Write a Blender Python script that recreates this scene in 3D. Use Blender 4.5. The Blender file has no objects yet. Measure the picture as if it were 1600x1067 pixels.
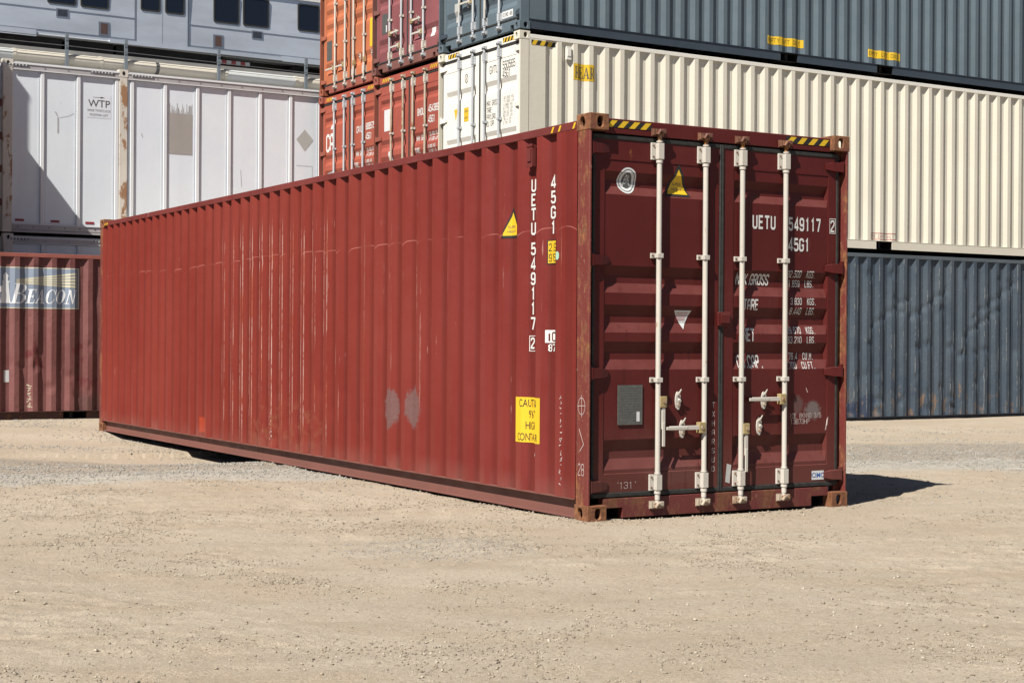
import bpy, math, random
import numpy as np
from mathutils import Matrix, Vector
from mathutils.geometry import tessellate_polygon
random.seed(7)
R = math.radians
sc = bpy.context.scene
COL = sc.collection

# ------------------------------------------------------------------ camera, sky, sun, exposure
cd = bpy.data.cameras.new("camera"); cam = bpy.data.objects.new("camera", cd); COL.objects.link(cam)
cd.sensor_width = 36; cd.lens = 55.05; cd.clip_end = 3000; cd.clip_start = .1
PITCH, ROLL = -.0012, .0065
cp, sp, cr, sr = math.cos(PITCH), math.sin(PITCH), math.cos(ROLL), math.sin(ROLL)
F = Vector((0, cp, sp)); R0 = Vector((1, 0, 0)); U0 = Vector((0, -sp, cp))
RR = R0 * cr + U0 * sr; UU = U0 * cr - R0 * sr
m = Matrix((RR, UU, -F)).transposed().to_4x4(); m.translation = (0, 0, 1.2897)
cam.matrix_world = m
sc.camera = cam
w = bpy.data.worlds.new("World"); sc.world = w; w.use_nodes = True
nt = w.node_tree; bg = nt.nodes["Background"]
sky = nt.nodes.new("ShaderNodeTexSky"); sky.sky_type = 'NISHITA'; sky.sun_disc = False; sky.air_density = .5; sky.dust_density = .2
TOSUN = Vector((-.370, -.538, .757)).normalized()
sky.sun_elevation = math.asin(TOSUN.z); sky.sun_rotation = math.atan2(TOSUN.x, TOSUN.y)
nt.links.new(sky.outputs[0], bg.inputs[0]); bg.inputs[1].default_value = .05
sl = bpy.data.lights.new("sun", 'SUN'); sl.energy = 5; sl.angle = R(.5); sl.color = (1, .955, .88)
so = bpy.data.objects.new("sun", sl); COL.objects.link(so); so.rotation_euler = (-TOSUN).to_track_quat('-Z', 'Y').to_euler()
so.location = (-10, -15, 25)
sc.view_settings.view_transform = 'Standard'; sc.view_settings.look = 'None'
sc.view_settings.exposure = 1.05; sc.view_settings.gamma = 1
sc.cycles.max_bounces = 6

# ------------------------------------------------------------------ frames
TH = R(31.241); SO = Vector((.0803, 22.3544, 0))         # yard frame: X along the long rows, Y away
def yard(X, Y, z=0):
    c, s = math.cos(TH), math.sin(TH)
    return Vector((SO.x + X * c - Y * s, SO.y + X * s + Y * c, z))
MO = Vector((.5412, 11.0393, 0)); MY = R(30.644)

# ------------------------------------------------------------------ node helpers
class N:
    def __init__(s, name):
        s.m = bpy.data.materials.new(name); s.m.use_nodes = True
        s.t = s.m.node_tree; s.b = s.t.nodes["Principled BSDF"]
        s.co = s.t.nodes.new("ShaderNodeTexCoord").outputs["Object"]
        sx = s.t.nodes.new("ShaderNodeSeparateXYZ"); s.l(s.co, sx.inputs[0]); s.x, s.y, s.z = sx.outputs
    def l(s, a, b): s.t.links.new(a, b)
    def put(s, v, sock):
        if isinstance(v, (int, float)): sock.default_value = v
        elif isinstance(v, tuple): sock.default_value = (v + (1,)) if len(v) == 3 and sock.type == 'RGBA' else v
        else: s.l(v, sock)
    def math(s, op, a, b=0, c=None, clamp=False):
        n = s.t.nodes.new("ShaderNodeMath"); n.operation = op; n.use_clamp = clamp
        s.put(a, n.inputs[0]); s.put(b, n.inputs[1])
        if c is not None: s.put(c, n.inputs[2])
        return n.outputs[0]
    def mul(s, *a):
        r = a[0]
        for q in a[1:]: r = s.math('MULTIPLY', r, q)
        return r
    def map(s, sc_=(1, 1, 1), loc=(0, 0, 0)):
        n = s.t.nodes.new("ShaderNodeMapping"); s.l(s.co, n.inputs[0])
        n.inputs["Scale"].default_value = sc_; n.inputs["Location"].default_value = loc; return n.outputs[0]
    def noise(s, scale, detail=4, rough=.6, stretch=(1, 1, 1), loc=(0, 0, 0), dist=0):
        n = s.t.nodes.new("ShaderNodeTexNoise"); s.l(s.map(stretch, loc), n.inputs["Vector"])
        n.inputs["Scale"].default_value = scale; n.inputs["Detail"].default_value = detail
        n.inputs["Roughness"].default_value = rough; n.inputs["Distortion"].default_value = dist; return n.outputs[0]
    def vor(s, scale, out=0, stretch=(1, 1, 1), rnd=1):
        n = s.t.nodes.new("ShaderNodeTexVoronoi"); s.l(s.map(stretch), n.inputs["Vector"]); n.inputs["Scale"].default_value = scale
        n.inputs["Randomness"].default_value = rnd; return n.outputs[out]
    def ramp(s, v, a, b, lo=0., hi=1.):
        n = s.t.nodes.new("ShaderNodeMapRange"); s.put(v, n.inputs[0]); n.interpolation_type = 'SMOOTHSTEP'
        n.inputs[1].default_value = a; n.inputs[2].default_value = b; n.inputs[3].default_value = lo; n.inputs[4].default_value = hi
        return n.outputs[0]
    def mix(s, f, a, b):
        n = s.t.nodes.new("ShaderNodeMix"); n.data_type = 'RGBA'
        s.put(f, n.inputs[0]); s.put(a, n.inputs[6]); s.put(b, n.inputs[7]); return n.outputs[2]
    def bump(s, h, strength=.3, dist=.01):
        n = s.t.nodes.new("ShaderNodeBump"); s.put(h, n.inputs["Height"]); n.inputs["Strength"].default_value = strength
        n.inputs["Distance"].default_value = dist; s.l(n.outputs[0], s.b.inputs["Normal"])
    def band(s, v, c, hw, soft):   # 1 inside |v-c|<hw
        d = s.math('ABSOLUTE', s.math('SUBTRACT', v, c)); return s.ramp(d, hw, hw + soft, 1, 0)
    def done(s, col, rough=.6, metal=0, spec=.35, k=.62):
        v = s.t.nodes.new("ShaderNodeVectorMath"); v.operation = 'SCALE'; v.inputs["Scale"].default_value = k
        if isinstance(col, tuple): v.inputs[0].default_value = col
        else: s.l(col, v.inputs[0])
        s.l(v.outputs[0], s.b.inputs["Base Color"]); s.put(rough, s.b.inputs["Roughness"]); s.put(metal, s.b.inputs["Metallic"])
        s.b.inputs["Specular IOR Level"].default_value = spec
        return s.m

def paint(name, base, rust=.2, fade=.25, streak=.2, light=(.62, .48, .44), rustc=(.20, .075, .03), rough=.55, dirt=.25, rustscale=3.0, spec=.35, extra=None):
    n = N(name)
    f = n.ramp(n.noise(.8, 5, .6), .3, .7)
    hi = tuple(min(1, c * (1 + fade) + fade * .03) for c in base); lo = tuple(c * (1 - fade * .5) for c in base)
    c = n.mix(f, lo, hi)
    v = n.noise(6, 3, .6, (1, 1, .12)); c = n.mix(n.ramp(v, .45, .75, 0, .5 * fade + .1), c, tuple(x * .72 for x in base))
    if dirt: c = n.mix(n.ramp(n.z, .9, .1, 0, dirt), c, (.34, .26, .2))
    if rust:
        r = n.noise(rustscale, 8, .7, (1, 1, .55)); t = .72 - rust * .32
        c = n.mix(n.ramp(r, t, t + .05, 0, .9), c, n.mix(n.noise(25, 4), rustc, (.36, .15, .05)))
    if streak:
        r = n.noise(30, 4, .7, (1, 1, .05)); k = n.noise(1.3, 3); t = .74 - streak * .25
        c = n.mix(n.mul(n.ramp(r, t, t + .05), n.ramp(k, .45, .65), .8), c, light)
    if extra: c = extra(n, c)
    n.bump(n.noise(14, 4), .12, .01)
    return n.done(c, n.ramp(n.noise(5, 3), .3, .7, rough - .08, rough + .12), 0, spec)

def flat(name, col, rough=.6, metal=0, var=.12, scale=9):
    n = N(name); c = n.mix(n.ramp(n.noise(scale, 5, .65), .3, .7), tuple(x * (1 - var) for x in col), tuple(min(1, x * (1 + var)) for x in col))
    return n.done(c, rough, metal)

def red_side():
    n = N("weathered_red_side")
    base = (.345, .055, .040)
    c = n.mix(n.ramp(n.noise(.5, 5, .6), .3, .7), (.190, .0235, .0150), (.229, .036, .024))
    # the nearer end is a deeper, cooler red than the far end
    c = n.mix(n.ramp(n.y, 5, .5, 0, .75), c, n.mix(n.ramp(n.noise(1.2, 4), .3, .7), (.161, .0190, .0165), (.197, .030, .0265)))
    c = n.mix(n.ramp(n.noise(5, 4, .6, (1, 1, .1)), .45, .75, 0, .35), c, (.22, .03, .022))
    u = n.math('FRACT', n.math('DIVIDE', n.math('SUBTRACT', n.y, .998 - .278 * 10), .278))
    edge = n.math('MAXIMUM', n.band(u, .745, .012, .02), n.math('MAXIMUM', n.band(u, .985, .012, .012), n.band(u, .25, .01, .015)))
    # fold shading painted in: recessed flats darker and browner, crests lighter
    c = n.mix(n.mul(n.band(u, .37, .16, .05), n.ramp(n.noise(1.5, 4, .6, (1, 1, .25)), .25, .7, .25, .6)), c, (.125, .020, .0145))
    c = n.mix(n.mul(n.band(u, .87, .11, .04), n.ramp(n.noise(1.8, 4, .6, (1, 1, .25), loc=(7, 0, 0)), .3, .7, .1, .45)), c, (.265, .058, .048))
    # fine darker line at the fold
    c = n.mix(n.mul(n.band(u, .5, .012, .02), n.ramp(n.noise(3, 4, .6, (1, 1, .2)), .4, .6), .35), c, (.13, .03, .025))
    per = n.math('FLOOR', n.math('DIVIDE', n.math('SUBTRACT', n.y, .998 - .278 * 10), .278))
    wn = n.t.nodes.new("ShaderNodeTexWhiteNoise"); wn.noise_dimensions = '1D'; n.l(per, wn.inputs["W"])
    rnd = wn.outputs[0]
    zone = n.ramp(n.y, 9.6, 6.6, .0, 1.0); zone2 = n.ramp(n.y, .2, 3.2, .25, 1.); amt = n.mul(zone, zone2)
    amt = n.math('ADD', n.mul(amt, .06), n.mul(n.band(n.y, 5.75, .45, 1.7), .19))
    s = n.noise(4, 7, .72, (1, 2.6, .16), dist=.3); s2 = n.noise(60, 3, .7, (1, 1, .25))
    th = n.math('SUBTRACT', n.math('SUBTRACT', .715, amt), n.mul(rnd, n.ramp(n.y, 11.5, 8, .06, .17)))
    mk = n.ramp(n.math('SUBTRACT', s, th), 0, .05)
    mk = n.mul(mk, edge, n.ramp(s2, .34, .50), n.ramp(n.z, 2.6, 2.2, .0, 1), n.ramp(n.z, .2, .55, .25, 1))
    col2 = n.mix(n.ramp(n.noise(2, 3), .42, .6), (.60, .42, .36), (.44, .15, .07))
    wn2 = n.t.nodes.new('ShaderNodeTexWhiteNoise'); wn2.noise_dimensions = '1D'; n.l(n.math('ADD', per, .5), wn2.inputs['W'])
    c = n.mix(n.mul(mk, n.ramp(wn2.outputs[0], 0, 1, .35, .9), n.math('MAXIMUM', n.band(n.y, 5.75, 1.0, 1.2), .42)), c, col2)
    # short free scratches
    r = n.noise(40, 4, .7, (1, 1, .06)); k = n.noise(1.1, 3, .6, loc=(3, 1, 0))
    c = n.mix(n.mul(n.ramp(r, .66, .70), n.ramp(k, .52, .66), .55), c, (.55, .3, .24))
    # long wavy scratch that a sling left along the wall
    arc = n.mul(n.math('SUBTRACT', 1, n.math('POWER', n.math('ABSOLUTE', n.math('SUBTRACT', n.mul(u, 2), 1)), 2)), .035)
    zz = n.math('SUBTRACT', n.z, n.math('ADD', n.math('ADD', 2.03, arc), n.mul(n.noise(.6, 2), .12)))
    c = n.mix(n.mul(n.band(zz, .0, .0022, .0035), n.ramp(n.noise(2.5, 3, .6, loc=(0, 5, 0)), .4, .6), .5), c, (.55, .22, .18))
    # grey scrubbed patches
    for (py, pz) in ((3.2, .68), (2.74, .70)):
        dy = n.math('DIVIDE', n.math('SUBTRACT', n.y, py), .135); dz = n.math('DIVIDE', n.math('SUBTRACT', n.z, pz), .17)
        d = n.math('SQRT', n.math('ADD', n.mul(dy, dy), n.mul(dz, dz)))
        d = n.math('ADD', d, n.mul(n.math('SUBTRACT', n.noise(22, 5, .7), .5), 1.1))
        c = n.mix(n.ramp(d, .9, 1.15, .8, 0), c, n.mix(n.noise(60, 3, .6), (.11, .055, .05), (.235, .155, .148)))
    # orange touch-up square near the floor, rust blooms round the dented part
    c = n.mix(n.mul(n.band(n.y, 8.03, .10, .02), n.band(n.z, .29, .075, .02), .5), c, (.50, .07, .025))
    rz = n.mul(n.band(n.y, 5.6, .75, .4), n.band(n.z, .38, .18, .15), n.ramp(n.noise(9, 6, .7), .5, .58))
    c = n.mix(n.mul(rz, .45), c, n.mix(n.noise(25, 3), (.13, .035, .022), (.36, .12, .06)))
    rr = n.noise(5, 8, .72, (1, 1, .6)); c = n.mix(n.ramp(rr, .70, .76, 0, .5), c, (.42, .12, .05))
    # dust thrown up on the bottom
    c = n.mix(n.mul(n.ramp(n.z, .34, .14, 0, .18), n.ramp(n.noise(2.5, 5, .6, (1, 1, .3)), .3, .75)), c, (.40, .27, .22))
    n.bump(n.noise(9, 4), .15, .01)
    return n.done(c, n.ramp(n.noise(5, 3), .3, .7, .42, .6), 0, .16)

def rusty(name, base=(.30, .06, .045), amount=.5, oc=(.36, .14, .045)):
    n = N(name)
    r = n.noise(7, 9, .75, (1, 1, .4)); t = .72 - amount * .42
    c = n.mix(n.ramp(r, t, t + .12), base, n.mix(n.ramp(n.noise(22, 6, .7), .35, .65), (.15, .055, .025), oc))
    c = n.mix(n.ramp(n.noise(50, 5, .7, (1, 1, .4)), .62, .7, 0, .5), c, (.55, .38, .27))
    n.bump(n.noise(45, 5, .7), .35, .01)
    return n.done(c, n.ramp(r, .4, .6, .55, .85))

def door_wear(n, c):
    for (px, pz, rx_, rz_, col, a) in ((2.13, .76, .085, .075, (.20, .17, .16), .8), (1.98, .80, .05, .07, (.16, .12, .11), .5), (.80, .33, .30, .10, (.16, .07, .06), .45), (1.6, 1.3, .5, .5, (.14, .03, .027), .3), (.5, .45, .3, .2, (.15, .05, .045), .35)):
        dx = n.math('DIVIDE', n.math('SUBTRACT', n.x, px), rx_); dz = n.math('DIVIDE', n.math('SUBTRACT', n.z, pz), rz_)
        d = n.math('ADD', n.math('SQRT', n.math('ADD', n.mul(dx, dx), n.mul(dz, dz))), n.mul(n.math('SUBTRACT', n.noise(18, 5, .7), .5), 1.5))
        c = n.mix(n.ramp(d, .6, 1.2, a, 0), c, col)
    # paler, pinker tone on the upward-facing ledges of the pressed door
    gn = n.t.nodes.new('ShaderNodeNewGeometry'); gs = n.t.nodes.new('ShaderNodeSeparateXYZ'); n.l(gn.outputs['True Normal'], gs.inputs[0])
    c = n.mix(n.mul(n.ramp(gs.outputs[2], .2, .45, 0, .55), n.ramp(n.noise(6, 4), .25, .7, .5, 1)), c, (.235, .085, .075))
    # drips and thin vertical stains
    v = n.noise(34, 3, .6, (1, 1, .04)); c = n.mix(n.mul(n.ramp(v, .60, .70), n.ramp(n.noise(2, 3), .4, .6), .5), c, (.055, .012, .011))
    v = n.noise(70, 2, .6, (1, 1, .05)); c = n.mix(n.mul(n.ramp(v, .72, .76), n.ramp(n.noise(2.4, 3, .6, loc=(4, 0, 2)), .52, .62), .6), c, (.32, .14, .11))
    return c
M = {}
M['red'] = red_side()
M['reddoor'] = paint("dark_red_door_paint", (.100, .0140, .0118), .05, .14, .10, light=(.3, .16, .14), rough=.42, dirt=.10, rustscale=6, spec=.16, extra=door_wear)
M['redrail'] = paint("red_rail_paint", (.165, .028, .024), .25, .2, .3, rough=.55, dirt=.25, rustscale=9)
M['redpost'] = rusty("rusty_red_post", (.17, .032, .024), .56, (.32, .125, .045))
M['redcast'] = rusty("rusty_casting", (.20, .065, .04), .85, (.30, .13, .055))
M['redsill'] = rusty("red_sill_paint", (.15, .030, .026), .60, (.22, .08, .04))
M['neck'] = rusty('rusty_rod_neck', (.40, .24, .12), .8, (.50, .22, .05))
M['rustcast'] = rusty("brown_rust", (.17, .07, .045), .6, (.30, .15, .08))
M['gasket'] = flat("black_rubber_gasket", (.028, .028, .025), .7, var=.35, scale=20)
M['galv'] = paint("dull_zinc_rod", (.60, .56, .49), .27, .10, .2, rustc=(.34, .2, .07), rough=.5, dirt=.0, rustscale=14)
M['galvrust'] = rusty("rusted_zinc", (.50, .42, .32), .55, (.42, .19, .05))
M['zinc'] = paint("grey_zinc_rod", (.50, .52, .54), .06, .10, .1, rough=.45, dirt=.0)
M['brass'] = flat("yellowed_zinc", (.50, .38, .18), .45, .2)
M['white'] = paint("white_lettering_paint", (.74, .73, .70), .02, .08, .0, rough=.6, dirt=0)
M['black'] = flat("black_print", (.02, .02, .02), .6)
M['ink'] = flat("grey_black_ink", (.10, .10, .10), .6)
M['yellow'] = paint("yellow_sticker", (.78, .50, .02), .02, .08, 0, rough=.45, dirt=0)
M['stick'] = paint("white_sticker", (.70, .71, .70), .03, .06, 0, rough=.5, dirt=0)
M['blueink'] = flat("blue_print", (.03, .12, .42), .5)
M['redink'] = flat("red_print", (.50, .09, .09), .5)
M['greendot'] = flat("pale_green_sticker", (.42, .66, .50), .5)
M['plate'] = flat("grey_metal_plate", (.155, .155, .14), .45, .4, .2, 40)
M['chalk'] = flat("white_chalk", (.62, .50, .46), .9)
M['dark'] = flat("dark_void_paint", (.012, .011, .011), .9)
M['cream'] = paint("cream_paint", (.775, .725, .60), .0, .05, .06, light=(.30, .27, .22), rough=.5, dirt=.0)
M['creamw'] = paint("bright_cream_paint", (.88, .85, .76), .0, .04, .05, light=(.35, .3, .25), rough=.5, dirt=0)
M['slate'] = paint("slate_blue_paint", (.115, .155, .18), .0, .10, .06, light=(.3, .33, .35), rough=.5, dirt=0)
M['slatedk'] = paint("dark_slate_rail", (.045, .062, .082), .0, .1, .1, light=(.2, .22, .24), rough=.5, dirt=0)
M['orange'] = paint("faded_orange_paint", (.50, .150, .062), .10, .2, .2, rough=.6, dirt=0)
M['orangepost'] = paint("orange_brown_post", (.33, .10, .05), .3, .2, .2, rough=.6, dirt=0)
M['maroon'] = paint("faded_maroon_paint", (.235, .072, .075), .12, .22, .25, rough=.6, dirt=0)
M['maroonpost'] = paint("maroon_sill_paint", (.19, .075, .06), .4, .2, .25, rough=.65, dirt=0)
M['tomato'] = paint("tomato_red_paint", (.38, .082, .045), .06, .18, .12, rough=.6, dirt=0)
M['tomatob'] = paint("brick_red_paint", (.36, .078, .052), .06, .16, .12, rough=.6, dirt=0)
M['tomatopost'] = paint("brick_red_post", (.30, .085, .055), .3, .2, .2, rough=.6, dirt=0)
M['trl'] = paint("white_trailer_skin", (.87, .925, 1.0), .07, .04, .10, light=(.25, .2, .18), rustc=(.30, .17, .08), rough=.38, dirt=0, rustscale=2.2)
M['trlrib'] = paint("white_trailer_rib", (.84, .86, .88), .12, .05, .15, light=(.4, .3, .22), rustc=(.36, .2, .1), rough=.45, dirt=0, rustscale=5)
M['trlpost'] = paint("rust_streaked_white_post", (.76, .71, .62), .60, .12, .3, light=(.45, .28, .14), rustc=(.36, .18, .07), rough=.5, dirt=0, rustscale=4)
M['alu'] = paint("grey_aluminium_rail", (.48, .46, .46), .1, .15, .3, light=(.2, .17, .16), rough=.5, dirt=0, rustscale=8)
M['taupe'] = paint("taupe_patch", (.42, .39, .36), .0, .08, .35, light=(.66, .64, .62), rough=.6, dirt=0)
M['ghost'] = paint("faded_grey_label", (.50, .50, .47), .0, .06, .3, light=(.68, .68, .67), rough=.6, dirt=0)
M['reflector'] = flat("red_reflector", (.32, .03, .04), .35)
M['trlsticker'] = paint('white_label', (.86, .90, .96), .0, .04, .05, rough=.4, dirt=0)

def worn_blue():
    n = N("worn_blue_paint")
    c = n.mix(n.ramp(n.noise(1.1, 5, .6), .3, .7), (.050, .072, .098), (.080, .104, .128))
    c = n.mix(n.ramp(n.noise(5, 4, .6, (1, 1, .12)), .5, .72, 0, .7), c, (.042, .054, .076))
    c = n.mix(n.mul(n.ramp(n.z, .95, .3), n.ramp(n.noise(1.6, 4, .6), .5, .58), n.band(n.y, 6.6, 1.2, .5)), c, (.033, .048, .085))
    r = n.noise(7, 9, .75, (1, 1, .4)); low = n.ramp(n.z, 1.2, .25, 0, .11)
    c = n.mix(n.ramp(n.math('ADD', r, low), .655, .70, 0, .9), c, n.mix(n.noise(25, 4), (.12, .07, .045), (.26, .18, .12)))
    u = n.math('FRACT', n.math('DIVIDE', n.math('SUBTRACT', n.y, .998 - .278 * 10), .278))
    c = n.mix(n.mul(n.math('MAXIMUM', n.band(u, .75, .012, .02), n.band(u, .99, .01, .015)), n.ramp(n.noise(6, 5, .7, (1, 1, .4)), .52, .62), .8), c, (.36, .35, .32))
    c = n.mix(n.ramp(n.noise(60, 3, .6, (1, 1, .5)), .69, .73, 0, .8), c, (.5, .5, .48))
    n.bump(n.noise(8, 5), .35, .02)
    return n.done(c, n.ramp(r, .3, .7, .45, .75))
M['blue'] = worn_blue()

def beacon_red():
    n = N("faded_maroon_wall")
    c = n.mix(n.ramp(n.noise(1.1, 5, .6), .3, .7), (.185, .058, .052), (.245, .092, .084))
    c = n.mix(n.ramp(n.noise(5, 4, .6, (1, 1, .15)), .48, .75, 0, .7), c, (.12, .040, .036))
    c = n.mix(n.mul(n.band(n.z, .95, .25, .3), n.ramp(n.noise(2.2, 4, .6, loc=(2, 0, 0)), .56, .64), .8), c, (.15, .022, .024))
    r = n.noise(6, 8, .74, (1, 1, .5)); c = n.mix(n.ramp(r, .62, .69, 0, .75), c, (.12, .05, .035))
    c = n.mix(n.mul(n.ramp(n.z, .5, .3), n.band(n.y, 7.6, .45, .05), .55), c, (.075, .035, .03))
    n.bump(n.noise(8, 5), .4, .02)
    return n.done(c, n.ramp(r, .3, .7, .5, .8))
M['beacon'] = beacon_red()
M['beaconrail'] = paint("faded_red_rail", (.33, .10, .075), .3, .2, .3, rough=.65, dirt=0, rustscale=8)
M['beaconlow'] = paint("dark_rusty_rail", (.09, .035, .028), .4, .2, .1, rough=.7, dirt=0, rustscale=8)
M['bluelow'] = paint("dark_blue_rail", (.035, .04, .052), .25, .2, .1, rough=.7, dirt=0, rustscale=8)
M['bluetop'] = paint("grey_blue_top_rail", (.095, .115, .13), .35, .2, .4, light=(.34, .36, .38), rough=.6, dirt=0, rustscale=8)

# ------------------------------------------------------------------ mesh helpers
class MB:
    def __init__(s): s.v = []; s.f = []; s.mi = []; s.sm = []; s.mats = []
    def mat(s, mt):
        if mt not in s.mats: s.mats.append(mt)
        return s.mats.index(mt)
    def add(s, vs, fs, mt, smooth=False):
        o = len(s.v); s.v += [tuple(q) for q in vs]; k = s.mat(mt)
        for f in fs: s.f.append(tuple(i + o for i in f)); s.mi.append(k); s.sm.append(smooth)
    def box(s, x0, x1, y0, y1, z0, z1, mt, skip=''):
        v = [(x0, y0, z0), (x1, y0, z0), (x1, y1, z0), (x0, y1, z0), (x0, y0, z1), (x1, y0, z1), (x1, y1, z1), (x0, y1, z1)]
        f = {'b': (0, 3, 2, 1), 't': (4, 5, 6, 7), 'f': (0, 1, 5, 4), 'r': (1, 2, 6, 5), 'k': (2, 3, 7, 6), 'l': (3, 0, 4, 7)}
        s.add(v, [f[k] for k in f if k not in skip], mt)
    def cbox(s, x0, x1, y0, y1, z0, z1, mt, c=.006, axis='z'):
        # box with chamfered long edges
        A = {'x': 0, 'y': 1, 'z': 2}[axis]; lo = (x0, y0, z0); hi = (x1, y1, z1); B, Cc = [i for i in range(3) if i != A]
        a0, a1, b0, b1 = lo[B], hi[B], lo[Cc], hi[Cc]
        prof = [(a0 + c, b0), (a1 - c, b0), (a1, b0 + c), (a1, b1 - c), (a1 - c, b1), (a0 + c, b1), (a0, b1 - c), (a0, b0 + c)]
        s.prism(prof, A, lo[A], hi[A], mt)
    def prism(s, prof, A, lo, hi, mt, smooth=False):
        B, Cc = [i for i in range(3) if i != A]; n = len(prof); v = []
        for t in (lo, hi):
            for a, b in prof:
                p = [0, 0, 0]; p[A] = t; p[B] = a; p[Cc] = b; v.append(p)
        fs = [(i, (i + 1) % n, n + (i + 1) % n, n + i) for i in range(n)]
        s.add(v, fs, mt, smooth); o = len(s.v) - 2 * n
        k = s.mat(mt)
        for f in (tuple(reversed(range(n))), tuple(range(n, 2 * n))): s.f.append(tuple(i + o for i in f)); s.mi.append(k); s.sm.append(False)
    def tube(s, pts, r, mt, n=12, caps=True):
        pts = [Vector(p) for p in pts]; rs = r if isinstance(r, (list, tuple)) else [r] * len(pts); v = []; fs = []
        for i, p in enumerate(pts):
            d = (pts[min(i + 1, len(pts) - 1)] - pts[max(i - 1, 0)]).normalized()
            a = d.orthogonal() if i == 0 else (a - d * a.dot(d)); a.normalize(); b = d.cross(a)
            for k in range(n):
                t = 2 * math.pi * k / n; v.append(p + (a * math.cos(t) + b * math.sin(t)) * rs[i])
        for i in range(len(pts) - 1):
            for k in range(n): fs.append((i * n + k, i * n + (k + 1) % n, (i + 1) * n + (k + 1) % n, (i + 1) * n + k))
        s.add(v, fs, mt, True)
        if caps:
            s.add(v[:n], [tuple(reversed(range(n)))], mt); s.add(v[-n:], [tuple(range(n))], mt)
    def holed(s, P, U, V, w, h, hc, hw, hh, depth, mt, rc=.0):
        """rectangular sheet with a slot hole; P corner, U,V unit axes; hole wall goes inward"""
        P, U, V = Vector(P), Vector(U), Vector(V); Nn = U.cross(V)
        outer = [(0, 0), (w, 0), (w, h), (0, h)]
        hole = []; r = min(hw, hh) / 2; st = (hh - hw) / 2 if hh > hw else 0; sw = (hw - hh) / 2 if hw > hh else 0
        for k in range(20):
            t = 2 * math.pi * k / 20; cx, cy = math.cos(t), math.sin(t)
            hole.append((hc[0] + r * cx + (sw if cx > 0 else -sw), hc[1] + r * cy + (st if cy > 0 else -st)))
        tri = tessellate_polygon([[Vector((a, b, 0)) for a, b in outer], [Vector((a, b, 0)) for a, b in hole]])
        pts = [P + U * a + V * b for a, b in outer + hole]
        s.add(pts, [tuple(t) for t in tri], mt)
        n = len(hole); vs = [P + U * a + V * b for a, b in hole] + [P + U * a + V * b - Nn * depth for a, b in hole]
        s.add(vs, [(i, (i + 1) % n, n + (i + 1) % n, n + i) for i in range(n)], mt, True)
    def build(s, name, parent=None, fix=True, bevel=0):
        me = bpy.data.meshes.new(name); me.from_pydata(s.v, [], s.f)
        for q in s.mats: me.materials.append(q)
        me.polygons.foreach_set("material_index", s.mi); me.polygons.foreach_set("use_smooth", s.sm); me.update()
        o = bpy.data.objects.new(name, me); COL.objects.link(o)
        if parent: o.parent = parent
        if bevel:
            b = o.modifiers.new("bevel", 'BEVEL'); b.width = bevel; b.segments = 2; b.limit_method = 'ANGLE'; b.angle_limit = R(40)
        return o

def thing(name, label, cat, loc=(0, 0, 0), rz=0, group=None):
    o = bpy.data.objects.new(name, None); COL.objects.link(o); o.location = loc; o.rotation_euler = (0, 0, rz)
    o['label'] = label; o['category'] = cat
    if group: o['group'] = group
    return o
def tag(o, label=None, cat=None, group=None, kind=None):
    for k, v in (('label', label), ('category', cat), ('group', group), ('kind', kind)):
        if v: o[k] = v
    return o

# ------------------------------------------------------------------ decals that follow a folded surface
def clip(poly, axis, c, keep_low):
    out = []; n = len(poly)
    for i in range(n):
        a, b = poly[i], poly[(i + 1) % n]; da, db = a[axis] - c, b[axis] - c
        if not keep_low: da, db = -da, -db
        if da <= 0: out.append(a)
        if (da < 0 < db) or (db < 0 < da):
            t = da / (da - db); out.append((a[0] + (b[0] - a[0]) * t, a[1] + (b[1] - a[1]) * t))
    return out
def slice_poly(poly, axis, cuts):
    res = []; cur = [poly]
    lo = min(p[axis] for p in poly); hi = max(p[axis] for p in poly)
    rest = poly
    for c in cuts:
        if lo + 1e-6 < c < hi - 1e-6:
            a = clip(rest, axis, c, True); rest = clip(rest, axis, c, False)
            if len(a) > 2: res.append(a)
            if len(rest) < 3: return res
    res.append(rest); return res
class Surf:
    """maps (u,v) metres on a wall to 3D; cuts are the fold positions"""
    def __init__(s, fn, ucuts=(), vcuts=()): s.fn, s.uc, s.vc = fn, sorted(ucuts), sorted(vcuts)
    def put(s, mb, polys, mt, off=.0025):
        for i, poly in enumerate(polys):
            o = off + (i % 5) * .00012
            for a in slice_poly(list(poly), 0, s.uc):
                for b in slice_poly(a, 1, s.vc):
                    if len(b) < 3: continue
                    vs = [s.fn(u, v, o) for u, v in b]
                    mb.add(vs, [tuple(range(len(vs)))], mt)
def rect(u0, v0, u1, v1): return [(u0, v0), (u1, v0), (u1, v1), (u0, v1)]
def ellipse(cx, cy, a, b, n=24): return [(cx + a * math.cos(2 * math.pi * k / n), cy + b * math.sin(2 * math.pi * k / n)) for k in range(n)]

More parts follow.
